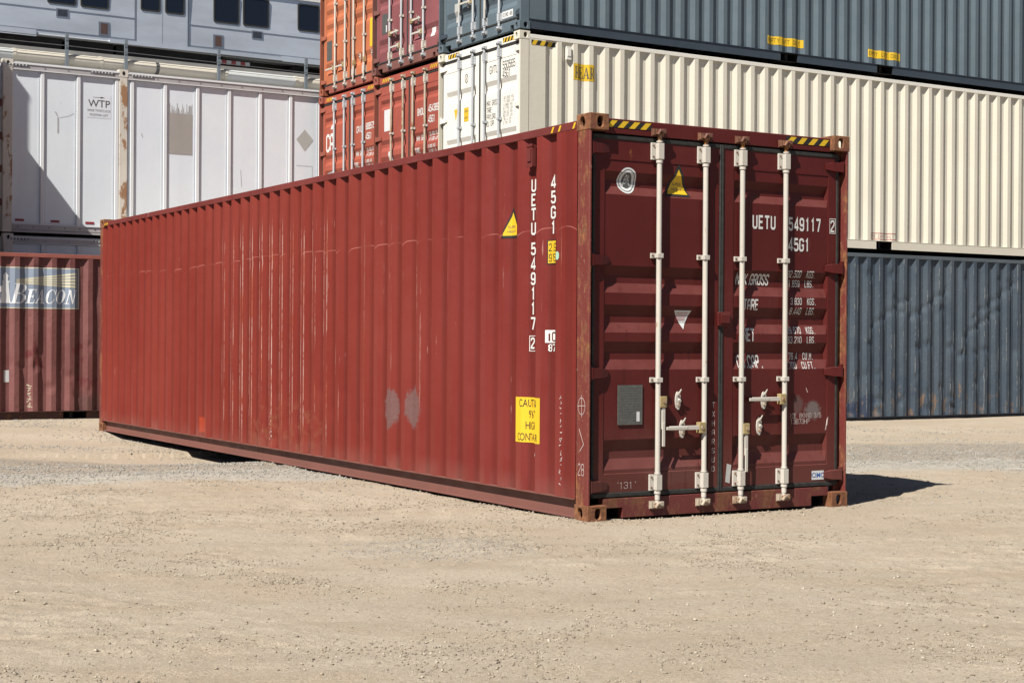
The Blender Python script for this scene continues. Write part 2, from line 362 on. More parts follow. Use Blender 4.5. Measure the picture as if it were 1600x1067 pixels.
G = {}
def g(ch, *s): G[ch] = s
g('A', [(0, 0), (0, 5.2), (1, 7), (3, 7), (4, 5.2), (4, 0)], [(.4, 2.8), (3.6, 2.8)])
g('B', [(0, .0), (0, 7), (3, 7), (4, 6), (4, 4.4), (3.3, 3.6), (.5, 3.6)], [(3.4, 3.5), (4, 2.7), (4, 1), (3, 0), (.5, 0)])
g('C', [(4, 5.2), (4, 6.1), (3.1, 7), (.9, 7), (0, 6.1), (0, .9), (.9, 0), (3.1, 0), (4, .9), (4, 1.8)])
g('D', [(.5, 0), (3, 0), (4, 1), (4, 6), (3, 7), (0, 7), (0, 0)])
g('E', [(4, 7), (0, 7), (0, 0), (4, 0)], [(.5, 3.6), (3.4, 3.6)])
g('F', [(4, 7), (0, 7), (0, -.5)], [(.5, 3.6), (3.4, 3.6)])
g('G', [(4, 5.2), (4, 6.1), (3.1, 7), (.9, 7), (0, 6.1), (0, .9), (.9, 0), (3.1, 0), (4, .9), (4, 3.2), (2.2, 3.2)])
g('H', [(0, -.5), (0, 7.5)], [(4, -.5), (4, 7.5)], [(.5, 3.5), (3.5, 3.5)])
g('I', [(2, -.5), (2, 7.5)])
g('K', [(0, -.5), (0, 7.5)], [(.5, 3.3), (4, 7.4)], [(1.6, 4), (4, -.4)])
g('L', [(0, 7.5), (0, 0), (4, 0)])
g('M', [(0, -.5), (0, 7), (2, 3), (4, 7), (4, -.5)])
g('N', [(0, -.5), (0, 7), (4, 0), (4, 7.5)])
g('O', [(2, 0), (3.1, 0), (4, .9), (4, 6.1), (3.1, 7), (.9, 7), (0, 6.1), (0, .9), (.9, 0), (2, 0)])
g('P', [(0, -.5), (0, 7), (3, 7), (4, 6), (4, 4.2), (3, 3.2), (.5, 3.2)])
g('R', [(0, -.5), (0, 7), (3, 7), (4, 6), (4, 4.2), (3, 3.2), (.5, 3.2)], [(2.4, 2.8), (4, -.4)])
g('S', [(4, 5.4), (4, 6.1), (3.1, 7), (.9, 7), (0, 6.1), (0, 4.6), (4, 2.5), (4, .9), (3.1, 0), (.9, 0), (0, .9), (0, 1.7)])
g('T', [(2, -.5), (2, 6.5)], [(-.5, 7), (4.5, 7)])
g('U', [(0, 7.5), (0, .9), (.9, 0), (3.1, 0), (4, .9), (4, 7.5)])
g('V', [(0, 7.5), (2, 0), (4, 7.5)])
g('W', [(0, 7.5), (.8, 0), (2, 4.5), (3.2, 0), (4, 7.5)])
g('X', [(0, 7.4), (4, -.4)], [(4, 7.4), (2.3, 4)], [(1.7, 3), (0, -.4)])
g('Y', [(0, 7.4), (2, 3.5), (4, 7.4)], [(2, 3), (2, -.5)])
g('0', *G['O']); g('1', [(.9, 5.6), (2.3, 7), (2.3, -.5)])
g('2', [(0, 5.2), (0, 6.1), (.9, 7), (3.1, 7), (4, 6.1), (4, 4.4), (0, .8), (0, 0), (4.3, 0)])
g('3', [(0, 5.4), (0, 6.1), (.9, 7), (3.1, 7), (4, 6.1), (4, 4.4), (3.2, 3.6), (1.4, 3.6)], [(3.4, 3.4), (4, 2.7), (4, .9), (3.1, 0), (.9, 0), (0, .9), (0, 1.7)])
g('4', [(3.1, -.5), (3.1, 7), (0, 2), (0, 1.5), (4.6, 1.5)])
g('5', [(4, 7), (.3, 7), (.3, 3.8), (3.1, 4.2), (4, 3.3), (4, .9), (3.1, 0), (.9, 0), (0, .9), (0, 1.6)])
g('6', [(4, 5.6), (4, 6.1), (3.1, 7), (.9, 7), (0, 6.1), (0, .9), (.9, 0), (3.1, 0), (4, .9), (4, 3.1), (3.1, 4), (.5, 4)])
g('7', [(-.3, 7), (4, 7), (4, 6.2), (1.8, -.5)])
g('8', [(2, 3.6), (.8, 3.6), (0, 4.5), (0, 6.1), (.9, 7), (3.1, 7), (4, 6.1), (4, 4.5), (3.2, 3.6), (2, 3.6)], [(.8, 3.5), (0, 2.7), (0, .9), (.9, 0), (3.1, 0), (4, .9), (4, 2.7), (3.2, 3.5)])
g('9', [(0, 1.4), (0, .9), (.9, 0), (3.1, 0), (4, .9), (4, 6.1), (3.1, 7), (.9, 7), (0, 6.1), (0, 3.9), (.9, 3), (3.5, 3)])
g('.', [(1.5, 0), (2.5, 0)]); g(',', [(2, .4), (1.4, -1.2)]); g('/', [(0, -.5), (4, 7.5)]); g("'", [(2, 7.5), (2, 5.6)]); g('"', [(1, 7.5), (1, 5.6)], [(3, 7.5), (3, 5.6)])
g('-', [(.5, 3.5), (3.5, 3.5)]); g('%', [(0, 0), (4, 7)], [(0, 6), (1, 7)], [(3, 0), (4, 1)])

def stroke(pts, t):
    """mitred strip of quads"""
    n = len(pts); out = []; L = []
    closed = n > 3 and pts[0] == pts[-1]
    for i in range(n):
        p = Vector(pts[i])
        a = Vector(pts[i - 1]) if i > 0 else (Vector(pts[-2]) if closed else None)
        b = Vector(pts[i + 1]) if i < n - 1 else (Vector(pts[1]) if closed else None)
        d1 = (p - a).normalized() if a is not None else None; d2 = (b - p).normalized() if b is not None else None
        if d1 is None: d1 = d2
        if d2 is None: d2 = d1
        tdir = (d1 + d2).normalized() if (d1 + d2).length > 1e-6 else d1
        nn = Vector((-tdir.y, tdir.x)); k = max(.45, tdir.dot(d1)); L.append((p + nn * t / 2 / k, p - nn * t / 2 / k))
    for i in range(n - 1):
        out.append([tuple(L[i][1]), tuple(L[i + 1][1]), tuple(L[i + 1][0]), tuple(L[i][0])])
    return out
def text(s, u, v, w, h, gap=None, t=1.3, slant=0, vertical=0):
    """stroke-lettering polygons; (u,v)=lower left, w,h=letter cell; vertical=line pitch for stacked letters"""
    out = []; gap = gap if gap is not None else w * .42; cu, cv = u, v
    for ch in s:
        if ch in G:
            for st in G[ch]:
                for q in stroke(st, t):
                    out.append([(cu + (x / 4 * w) + slant * (y / 7 * h), cv + y / 7 * h) for x, y in q])
        if vertical: cv -= vertical if ch != ' ' else vertical * .62
        else: cu += (w + gap) if ch not in ".'," else (w * .5 + gap)
    return out
_fc = {}
def sans(s, u, v, size, sx=1., off=0., align='LEFT', slant=0):
    key = (s, off)
    if key not in _fc:
        cu = bpy.data.curves.new("t", 'FONT'); cu.body = s; cu.offset = off; cu.resolution_u = 3
        ob = bpy.data.objects.new("t", cu); COL.objects.link(ob); bpy.context.view_layer.update()
        me = ob.evaluated_get(bpy.context.evaluated_depsgraph_get()).to_mesh()
        me.calc_loop_triangles(); V = [tuple(x.co[:2]) for x in me.vertices]
        tr = [[V[i] for i in t.vertices] for t in me.loop_triangles]; bpy.data.objects.remove(ob); bpy.data.curves.remove(cu)
        xs = [p[0] for t in tr for p in t]; _fc[key] = (tr, min(xs), max(xs))
    tr, a, b = _fc[key]; dx = {'LEFT': a, 'CENTER': (a + b) / 2, 'RIGHT': b}[align]
    return [[(u + (x - dx) * size * sx + slant * y * size, v + y * size) for x, y in t] for t in tr]
def mirror(polys, c=0): return [[(c - u, v) for u, v in p][::-1] for p in polys]
def hazard(u0, v0, u1, v1, n, lean=.6):
    """yellow slanting bars over a black strip; returns black rect, yellow polys"""
    w = (u1 - u0) / n; h = v1 - v0; ys = []
    for k in range(-1, n + 1):
        a = u0 + k * w; q = [(a, v0), (a + w * .5, v0), (a + w * .5 + h * lean, v1), (a + h * lean, v1)]
        q = clip(clip(q, 0, u1, True), 0, u0, False) if True else q
        if len(q) > 2: ys.append(q)
    return [rect(u0, v0, u1, v1)], ys

# ------------------------------------------------------------------ shipping container
W, H, L40 = 2.438, 2.896, 12.192
PITCHY, DEP = .278, .041
def fold_cuts(L, y0=.442):
    c = []; k = 0
    while y0 + k * PITCHY + .206 < L - .14:
        b = y0 + k * PITCHY; c += [b, b + .068, b + .138, b + .206]; k += 1
    return c
def fold(y, L, y0=.442):
    if y < y0 or y > L - .14: return 0
    k = int((y - y0) / PITCHY)
    if y0 + k * PITCHY + .206 >= L - .14: return 0
    t = y - y0 - k * PITCHY
    return DEP * (t / .068 if t < .068 else 1 if t < .138 else (.206 - t) / .068 if t < .206 else 0)
def dentf(dents):
    def f(y, z):
        s = 0
        for (a, b, ra, rb, d) in dents:
            q = ((y - a) / ra) ** 2 + ((z - b) / rb) ** 2
            if q < 6: s += d * math.exp(-q)
        return s
    return f
def side_panel(side, L, Hc, mt, dents=None, zr=None):
    """side 0: outer face towards -x at x=0; side 1: towards +x at x=W"""
    cuts = [.165] + fold_cuts(L) + [L - .135]
    ys = []
    for a, b in zip(cuts, cuts[1:]):
        n = 3 if (dents and b - a < .1) else 1
        ys += [a + (b - a) * i / n for i in range(n)]
    ys.append(cuts[-1])
    z0, z1 = .156, Hc - .10
    nz = int((z1 - z0) / .045) if dents else 1
    zs = [z0 + (z1 - z0) * i / nz for i in range(nz + 1)]
    df = dentf(dents) if dents else (lambda y, z: 0)
    vs = []
    for z in zs:
        for y in ys:
            d = .002 + fold(y, L) + df(y, z); vs.append((d if side == 0 else W - d, y, z))
    n = len(ys); fs = []
    for j in range(len(zs) - 1):
        for i in range(n - 1):
            q = (j * n + i, j * n + i + 1, (j + 1) * n + i + 1, (j + 1) * n + i); fs.append(q if side else q[::-1])
    mb = MB(); mb.add(vs, fs, mt, bool(dents))
    return mb, set(round(c, 5) for c in cuts)
def sharp_folds(o, cuts, ax=1):
    me = o.data; co = me.vertices
    for e in me.edges:
        a, b = co[e.vertices[0]].co, co[e.vertices[1]].co
        if abs(a[ax] - b[ax]) < 1e-6 and any(abs(a[ax] - c) < 2e-5 for c in cuts): e.use_edge_sharp = True
def side_surf(side, L):
    # u reads left to right when facing the wall from outside
    cuts = fold_cuts(L)
    if side == 0: return Surf(lambda u, v, o: (.002 + fold(-u, L) - o, -u, v), [-c for c in cuts])
    return Surf(lambda u, v, o: (W - .002 - fold(u, L) + o, u, v), cuts)

DY = .058          # door face set back behind the castings
GROOVES = [(2.500, 2.335), (1.826, 1.631), (1.545, 1.346), (1.281, 1.079), (.577, .362)]
def door_depth(x, z, x0, x1, grooves, zt, zb):
    if x <= x0 or x >= x1 or z >= zt or z <= zb: return 0
    e = min(1, (x - x0) / .014, (x1 - x) / .014); d = .005
    for a, b in grooves:
        if b < z < a:
            s = (a - b) * .36; d += .031 * min(1, (a - z) / s, (z - b) / s) * e
    return d
def door_cuts(x0, x1, grooves, zt, zb):
    xs = [x0, x0 + .0015, x0 + .014, x1 - .014, x1 - .0015, x1]; zs = [zb, zb + .003, zt - .003, zt]
    for a, b in grooves: s = (a - b) * .36; zs += [a, a - s, b + s, b]
    return xs, sorted(zs)

def casting(mb, cx, cy, cz, mt, sx, sy, top):
    """corner fitting with outer corner at (cx,cy,cz); sx,sy = inward directions"""
    Wd, Ld, Hd = .162, .178, .118
    z0 = cz - Hd if top else cz; z1 = z0 + Hd; x0, x1 = sorted((cx, cx + sx * Wd)); y0, y1 = sorted((cy, cy + sy * Ld))
    # end face (faces -sy)
    hz = .059
    if sy > 0: mb.holed((x0, y0, z0), (1, 0, 0), (0, 0, 1), Wd, Hd, (.089 if sx > 0 else Wd - .089, hz), .051, .0795, .028, mt)
    else: mb.holed((x1, y1, z0), (-1, 0, 0), (0, 0, 1), Wd, Hd, (Wd - .089 if sx > 0 else .089, hz), .051, .0795, .028, mt)
    if sx > 0: mb.holed((x0, y1, z0), (0, -1, 0), (0, 0, 1), Ld, Hd, (Ld - .1015 if sy > 0 else .1015, hz), .0635, .079, .028, mt)
    else: mb.holed((x1, y0, z0), (0, 1, 0), (0, 0, 1), Ld, Hd, (.1015 if sy > 0 else Ld - .1015, hz), .0635, .079, .028, mt)
    mb.add([(x0, y0, z0), (x1, y0, z0), (x1, y1, z0), (x0, y1, z0), (x0, y0, z1), (x1, y0, z1), (x1, y1, z1), (x0, y1, z1)],
           [(3, 2, 1, 0), (4, 5, 6, 7)] + ([(2, 3, 7, 6)] if sy > 0 else [(0, 1, 5, 4)]) + ([(1, 2, 6, 5)] if sx > 0 else [(3, 0, 4, 7)]), mt)

M['bounceroof'] = flat('dusty_bounce_roof', (.60, .54, .48), .85)  # unseen dusty roofs, made pale to bounce sunlight onto the white containers
def container(label, loc, rz, P, group=None, doors=True, sides=(0, 1), name='shipping_container', Hc=H, L=L40):
    root = thing(name, label, 'container', loc, rz, group)
    g_ = lambda k, d=None: P.get(k, d)
    wall, post, cast, rail, sill, low = P['wall'], g_('post', P['wall']), g_('cast', g_('post', P['wall'])), g_('rail', P['wall']), g_('sill', P['wall']), g_('low', P['wall'])
    for x, sx in ((0, 1), (W, -1)):
        for y, sy in ((0, 1), (L, -1)):
            for z, tp in ((0, False), (Hc, True)):
                mb = MB(); casting(mb, x, y, z, cast, sx, sy, tp); o = mb.build('corner_casting', root)
                wd = o.modifiers.new("weld", 'WELD'); wd.merge_threshold = .0005
                b = o.modifiers.new("bevel", 'BEVEL'); b.width = g_('cb', .009); b.segments = 3; b.limit_method = 'ANGLE'; b.angle_limit = R(60)
    # posts
    for s in (0, 1):
        mb = MB(); X = (lambda a: a) if s == 0 else (lambda a: W - a)
        pr = [(0.004, .16), (.004, .018), (.010, .008), (.020, .008), (.022, .012), (.022, .085), (.075, .085), (.075, .13), (.03, .13), (.03, .16)]
        pr = [(X(a), b) for a, b in pr]; mb.prism(pr if s == 0 else pr[::-1], 2, .118, Hc - .118, post)
        mb.build('corner_post', root)
        mb = MB(); x0, x1 = sorted((X(.004), X(.10))); mb.cbox(x0, x1, L - .14, L - .004, .118, Hc - .118, post, .008); mb.build('corner_post', root)
    ins = g_('inset', .055)
    for s in (0, 1):
        X = (lambda a: a) if s == 0 else (lambda a: W - a); bx = lambda mb, a, b, *r: mb.box(*sorted((X(a), X(b))), *r)
        mb = MB(); x0, x1 = sorted((X(.0), X(.06))); mb.cbox(x0, x1, .1785, L - .1785, Hc - .101, Hc - .041, rail, .004, 'y'); mb.build('top_rail', root)
        mb = MB(); segs = [(.1785, L - .1785)]
        if s in g_('pockets', ()):
            segs = [(.1785, L / 2 - 1.045 - .18), (L / 2 - 1.045 + .18, L / 2 + 1.045 - .18), (L / 2 + 1.045 + .18, L - .1785)]
            for c in (L / 2 - 1.045, L / 2 + 1.045): mb.box(*sorted((X(ins + .012), X(.5))), c - .18, c + .18, .02, .13, M['dark'], 'l' if s == 0 else 'r')
        for a, b in segs:
            bx(mb, ins, ins + .01, a, b, .016, .149, low); bx(mb, ins - .045 if ins > .045 else ins + .012, ins, a, b, .016, .024, low) if ins > .045 else None
        bx(mb, 0.001, .072, .1785, L - .1785, .149, .1555, low)
        mb.build('bottom_rail', root)
        if s in sides:
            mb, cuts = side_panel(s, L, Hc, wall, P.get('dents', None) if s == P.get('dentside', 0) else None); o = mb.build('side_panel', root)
            sharp_folds(o, cuts)
        else:
            mb = MB(); bx(mb, .01, .03, .17, L - .14, .156, Hc - .10, wall); mb.build('side_panel', root)
    mb = MB(); mb.box(.0605, W - .0605, .12, L - .10, Hc - .06, Hc - .05, M['bounceroof']); mb.build('roof_panel', root)
    mb = MB(); mb.box(.06, W - .06, .2, L - .16, .13, .148, M['dark'])
    for k in range(28): mb.box(.066, W - .066, .5 + k * .41, .55 + k * .41, .03, .129, M['dark'])
    mb.build('floor_frame', root)
    mb = MB(); mb.box(.1, W - .1, L - .05, L - .02, .05, Hc - .03, wall); mb.build('end_panel', root)
    # header and sill
    mb = MB(); mb.cbox(.163, W - .163, .046, .12, Hc - .128, Hc - .022, g_('header', sill), .004, 'x'); mb.build('door_header', root)
    mb = MB(); z = .016
    px = .332
    mb.cbox(px, W - px, .046, .12, z, .158, sill, .004, 'x'); mb.box(.163, px, .046, .12, .092, .158, sill, 'r'); mb.box(W - px, W - .163, .046, .12, .092, .158, sill, 'l')
    mb.box(.166, px - .003, .10, .5, .02, .09, M['dark'], 'f'); mb.box(W - px + .003, W - .166, .10, .5, .02, .09, M['dark'], 'f'); mb.build('door_sill', root)
    if not doors:
        mb = MB(); mb.box(.08, W - .08, .06, .1, .159, Hc - .129, wall); mb.build('end_panel', root); return root
    dm = g_('door', wall); rodm = g_('rod', M['zinc']); brk = g_('bracket', rodm); gr = g_('grooves', GROOVES)
    zt, zb = 2.583, .332; Z0, Z1 = .20, Hc - .172
    rods = [.623, 1.045, 1.393, 1.815]
    det = g_('detail', 1)
    ds = []
    for k in (0, 1):
        X0, X1 = ((.085, 1.197), (1.237, 2.353))[k]; r0, r1 = ((.165, 1.105), (1.333, 2.273))[k]
        xs, zs = door_cuts(r0, r1, gr, zt, zb); xs = [X0] + xs + [X1]; zs = [Z0] + zs + [Z1]
        vs = [(x, DY + door_depth(x, z, r0, r1, gr, zt, zb), z) for z in zs for x in xs]; n = len(xs)
        fs = [(j * n + i, j * n + i + 1, (j + 1) * n + i + 1, (j + 1) * n + i) for j in range(len(zs) - 1) for i in range(n - 1)]
        mb = MB(); mb.add(vs, fs, dm); mb.box(X0, X1, DY, DY + .045, Z0, Z1, dm, 'f')
        d = mb.build('door', root); ds.append(d)
        gk = MB(); q = .036   # rubber gasket frame
        gk.cbox(X0 - .006, X1 + .006, DY - .006, DY + .03, Z1 + .001, Z1 + q, M['gasket'], .006, 'x'); gk.cbox(X0 - .006, X1 + .006, DY - .006, DY + .03, Z0 - q, Z0 - .001, M['gasket'], .006, 'x')
        xa = X0 - .004 if k else X1 + .001
        gk.cbox(xa - (.016 if k else 0), xa + (0.003 if k else .019), DY - .009, DY + .02, Z0 - .03, Z1 + .03, M['gasket'], .004, 'z')
        xb = X0 - .001 if not k else X1 + .001
        gk.cbox(*( (xb - .022, xb) if not k else (xb, xb + .024)), DY - .004, DY + .02, Z0 - .03, Z1 + .03, M['gasket'], .004, 'z')
        gk.build('gasket', d)
        for z in (.25, 1.055, 1.86, 2.655):     # hinges
            hb = MB(); sgn = 1 if k == 0 else -1; e = .045 if k == 0 else W - .045
            hx = lambda a: e + sgn * a
            hb.tube([(e, .032, z - .042), (e, .032, z + .042)], .017, g_('hinge', sill), 10)
            x0, x1 = sorted((hx(.0), hx(.15))); pr = [(z - .040, .030), (z + .040, .030), (z + .034, DY - .0005), (z - .034, DY - .0005)]
            # tapering blade
            v = []
            for xx, hh, yy in ((hx(0.01), .038, .016), (hx(.09), .034, .030), (hx(.155), .022, DY - .010)):
                v += [(xx, yy, z - hh), (xx, yy, z + hh), (xx, DY - .001, z + hh * 1.05), (xx, DY - .001, z - hh * 1.05)]
            f = []
            for j in (0, 4):
                for i in range(4): f.append((j + i, j + (i + 1) % 4, j + 4 + (i + 1) % 4, j + 4 + i))
            f += [(3, 2, 1, 0), (8, 9, 10, 11)]
            hb.add(v, f if k else [t[::-1] for t in f], g_('hinge', sill))
            hb.box(*sorted((X_(.0225, k), X_(.044, k))), .03, .084, z - .058, z - .044, g_('hinge', sill)); hb.box(*sorted((X_(.0225, k), X_(.044, k))), .03, .084, z + .044, z + .058, g_('hinge', sill))
            hb.build('hinge', d)
    for i, rx in enumerate(rods):
        d = ds[0] if i < 2 else ds[1]; ry = .026; r = .0195
        mb = MB(); tm = g_('rodtop', rodm)
        mb.tube([(rx, ry, .135), (rx, ry, 2.58 if det > 1 else 2.735)], r, rodm, 14)
        if det > 1: mb.tube([(rx, ry, 2.58), (rx, ry, 2.735)], r, tm, 14)
        mb.tube([(rx, ry, 2.7), (rx, ry, 2.79)], .0165, tm, 12); mb.tube([(rx, ry, .10), (rx, ry, .16)], .0165, rodm, 12)
        for zc, s in ((2.800, 1), (.098, -1)):       # cam heads
            mt = g_('cam', tm) if s > 0 else g_('camlow', tm)
            mb.box(rx - .045, rx + .012, ry - .020, ry + .022, zc - .018, zc + .018, mt); mb.box(rx + .004, rx + .04, ry - .03, ry - .006, zc - .008, zc + .024, mt)
            mb.tube([(rx - .03, ry - .022, zc - .02), (rx - .012, ry - .026, zc + .012), (rx + .022, ry - .022, zc - .006)], [.012, .013, .008], mt, 8)
        mb.build('lock_rod', d, bevel=.004 if det > 1 else 0)
        for z in (2.80, .098):                        # keepers welded to header and sill
            km = g_('cam', tm) if z > 1 else g_('camlow', tm); yk = .0455
            mb = MB(); mb.box(rx - .062, rx + .055, yk - .010, yk, z - .028, z + .028, km); mb.box(rx - .060, rx - .047, yk - .034, yk - .0105, z - .022, z + .022, km); mb.box(rx + .042, rx + .053, yk - .030, yk - .0105, z - .022, z + .022, km)
            mb.build('cam_keeper', root)
        for z0, z1 in ((2.60, 2.725), (.20, .318)):
            mb = MB()
            mb.box(rx - .060, rx - .018, DY - .016, DY - .0005, z0, z1, brk); mb.box(rx + .018, rx + .046, DY - .016, DY - .0005, z0, z1, brk)
            mb.box(rx - .024, rx + .026, ry - .024, DY - .017, z0 + .004, z1 - .004, brk)
            mb.tube([(rx, ry, z0 - .022), (rx, ry, z0 - .002)], .025, brk, 12); mb.tube([(rx, ry, z1 + .002), (rx, ry, z1 + .012)], .025, brk, 12)
            for bx_, bz in ((rx - .042, z0 + .022), (rx - .042, z1 - .022), (rx + .034, z0 + .022), (rx + .034, z1 - .022)):
                mb.tube([(bx_, DY - .016, bz), (bx_, DY - .022, bz)], .007, g_('bolt', M['rustcast']), 8)
            mb.build('rod_bracket', d, bevel=.003 if det > 1 else 0)
        zc_ = (1.905, 1.003) if det > 1 else g_('clamps', (1.905, 1.003))
        for z in zc_:
            mb = MB(); mb.box(rx - .058, rx - .02, DY - .014, DY - .0005, z - .019, z + .019, brk); mb.box(rx + .018, rx + .044, DY - .014, DY - .0005, z - .019, z + .019, brk)
            mb.box(rx - .025, rx + .026, ry - .0235, DY - .0145, z - .017, z + .017, brk)
            mb.tube([(rx - .044, DY - .014, z), (rx - .044, DY - .021, z)], .007, g_('bolt', M['rustcast']), 8)
            mb.build('rod_bracket', d, bevel=.003 if det > 1 else 0)
    hm = g_('handle', M['galv'])
    for (i, hz, mode, hook) in g_('handles', [(0, .845, 'down', 0), (1, .650, 'left', (.86, .65)), (3, .85, 'left', (1.63, .85)), (2, .632, 'down', 0)]):
        rx = rods[i]; d = ds[0] if i < 2 else ds[1]; mb = MB(); ry = .012
        s = 1 if mode in ('down', 'right') else -1
        hx = rx + s * .038
        mb.box(*sorted((rx + s * .005, hx + s * .024)), ry - .014, ry + .03, hz - .04, hz + .04, g_('hub', M['brass']))
        mb.tube([(hx, ry - .015, hz), (hx, ry - .022, hz)], .013, M['galvrust'], 8)
        if mode == 'down':
            mb.box(hx - .016, hx + .014, ry - .008, ry + .004, hz - .20, hz - .041, hm); mb.box(hx - .014, hx + .010, ry - .013, ry - .002, hz - .325, hz - .15, hm)
        else:
            e = rx - s * 0 + s * .33
            mb.box(*sorted((hx + s * .0245, e)), ry - .010, ry + .002, hz - .015, hz + .017, hm); mb.box(*sorted((e - s * .16, e + s * .03)), ry - .014, ry - .003, hz - .012, hz + .012, hm)
        mb.build('handle', d, bevel=.003 if det > 1 else 0)
    for (hx, hz) in g_('catches', [(.82, .86), (.86, .65), (1.63, .85), (1.585, .655)]):
        d = ds[0] if hx < 1.2 else ds[1]; mb = MB()
        mb.prism(ellipse(hx, hz - .005, .024, .072, 14), 1, DY - .014, DY - .0005, M['galv']) if False else None
        pr = [(a, b) for a, b in ellipse(hx, hz - .01, .024, .068, 14)]
        v = [(a, DY - .013, b) for a, b in pr] + [(a, DY - .0005, b) for a, b in pr]; n = len(pr)
        mb.add(v, [tuple(range(n))] + [(i, n + i, n + (i + 1) % n, (i + 1) % n) for i in range(n)], M['galv'])
        mb.tube([(hx - .004, DY - .012, hz + .03), (hx - .008, .022, hz + .045), (hx + .002, .010, hz + .075)], [.010, .008, .004], M['galv'], 8)
        mb.tube([(hx, DY - .013, hz - .04), (hx, DY - .022, hz - .04)], .012, M['galvrust'], 8)
        mb.tube([(hx + .008, DY - .013, hz - .005), (hx + .002, .028, hz - .012)], .012, M['galv'], 8)
        mb.build('handle_catch', d)
    root['_'] = 1; del root['_']
    return root, ds
def X_(a, k): return a if k == 0 else W - a

def door_surf(k, gr):
    r0, r1 = ((.165, 1.105), (1.333, 2.273))[k]; xs, zs = door_cuts(r0, r1, gr, 2.583, .332)
    return Surf(lambda u, v, o: (u, DY + door_depth(u, v, r0, r1, gr, 2.583, .332) - o, v), xs, zs)
plane_y = lambda y: Surf(lambda u, v, o: (u, y - o, v))

# ================================================================== MAIN CONTAINER
MAIN_DENTS = [(5.80, .40, .10, .05, .016), (5.55, .47, .05, .06, .018), (5.52, .30, .05, .04, -.006), (5.27, .42, .05, .05, .014), (5.0, .50, .05, .05, .014), (5.15, .30, .06, .04, .012), (6.10, .55, .06, .04, .012), (5.9, .26, .05, .05, .02),
              (4.72, .78, .06, .06, .012), (4.45, .62, .05, .06, .012), (4.2, .78, .05, .05, .010), (6.55, .62, .05, .05, .010), (5.85, .72, .3, .03, .003), (6.5, 2.08, .05, .05, .008), (6.2, 2.08, .05, .05, .008), (5.9, 2.1, .05, .05, .007),
              (3.6, 2.1, .05, .08, .006), (4.9, 2.05, .06, .08, .006), (3.9, .5, .05, .06, .008), (3.7, .35, .06, .06, .01), (3.4, 1.35, .06, .1, .005)]
PM = dict(wall=M['red'], post=M['redpost'], cast=M['redcast'], rail=M['redrail'], sill=M['redsill'], header=M['reddoor'], low=M['redrail'], door=M['reddoor'], rod=M['galv'], bracket=M['galv'],
          rodtop=M['neck'], cam=M['rustcast'], camlow=M['galvrust'], hinge=M['reddoor'], dents=MAIN_DENTS, dentside=0, detail=2, inset=.055)
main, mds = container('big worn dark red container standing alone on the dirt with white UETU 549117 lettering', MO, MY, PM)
mb = MB(); mb.box(1.175, 1.292, DY - .03, DY - .0045, 1.40, 1.505, M['reddoor']); mb.box(1.19, 1.277, DY - .04, DY - .0305, 1.42, 1.49, M['reddoor']); mb.build('lock_box', main, bevel=.006)
# door writing
sL, sR = door_surf(0, GROOVES), door_surf(1, GROOVES)
def put(parent, name, surf, items, label=None):
    mb = MB(); o = .0025
    for polys, mt in items: surf.put(mb, polys, mt, o); o += .0008
    ob = mb.build(name, parent)
    if label: ob['label'] = label
    return ob
T = text
wr = []; LT = []
def cut(name='lettering', par=None, sf=None):
    global wr
    put(par or mds[1], name, sf or sR, [(wr, M['white'])]); wr = []
wr += T("UETU", 1.525, 2.150, .035, .088, .024, t=1.45); cut(); wr += T("549117", 1.878, 2.150, .034, .086, .0215, t=1.45)
cut(); wr += T("45G1", 1.876, 1.993, .036, .085, .019, t=1.45)
cut()
wr += T("MAX.GROSS", 1.385, 1.722, .026, .072, .011, slant=.02); cut(); wr += T("TARE", 1.440, 1.530, .026, .072, .011, slant=.02)
cut(); wr += T("NET", 1.44, 1.295, .026, .085, .012, slant=.012); cut(); wr += T("CU.CAP.", 1.395, 1.092, .026, .085, .013, slant=.012)
for s, z in (("32.500  KGS.", 1.785), ("71.650  LBS.", 1.712), ("3.830  KGS.", 1.575), ("8.440  LBS.", 1.500), ("28.670  KGS.", 1.352), ("63.210  LBS.", 1.278), ("76.4  CU.M.", 1.152), ("2.700  CU.FT.", 1.082)):
    x = 2.158 - sum((.0165 + .0085) if c not in ".'," else (.0083 + .0085) for c in s)
    cut(); wr += T(s, x, z, .0165, .047, .0085, slant=.006, t=1.0)
cut()
bx2 = T("2", 2.299, 2.152, .032, .080)
fr = [rect(2.284, 2.134, 2.289, 2.252), rect(2.342, 2.134, 2.347, 2.252), rect(2.289, 2.134, 2.342, 2.139), rect(2.289, 2.247, 2.342, 2.252)]
put(mds[1], 'check_digit', sR, [(bx2 + fr, M['white'])])
put(mds[1], 'sticker', sR, [([rect(2.118, .216, 2.242, .286)], M['stick']), (sans("CIMC", 2.18, .234, .052, 1.0, .012, 'CENTER'), M['blueink'])], 'small white sticker with blue CIMC print')
put(mds[1], 'sticker', sR, [([[(1.268, .235), (1.31, .222), (1.325, .36), (1.283, .372)]], M['ghost'])], 'torn pale sticker')
ch = T("IDE 8KNNO 3/5", 1.895, .700, .017, .034, .008, t=.75, slant=.004) 
put(mds[1], 'chalk_marks', sR, [(T("13873HP", 1.905, .655, .020, .034, .008, t=.75, slant=.006), M['chalk'])])
put(mds[1], 'scrape', sR, [([[(2.055, .93), (2.062, .93), (2.08, .895), (2.073, .895)], [(2.275, .70), (2.285, .70), (2.265, .60), (2.255, .60)]], M['chalk'])])
put(mds[1], 'chalk_marks', sR, [(ch, M['chalk'])])
tb = T("TXHARSUD", 1.142, .795, .022, .036, 0, t=.8, vertical=.068)
put(mds[0], 'chalk_marks', sL, [(tb, M['chalk'])]); put(mds[0], 'chalk_marks', sL, [(T("'131'", .28, .225, .03, .045, .012, t=.45), M['chalk'])])
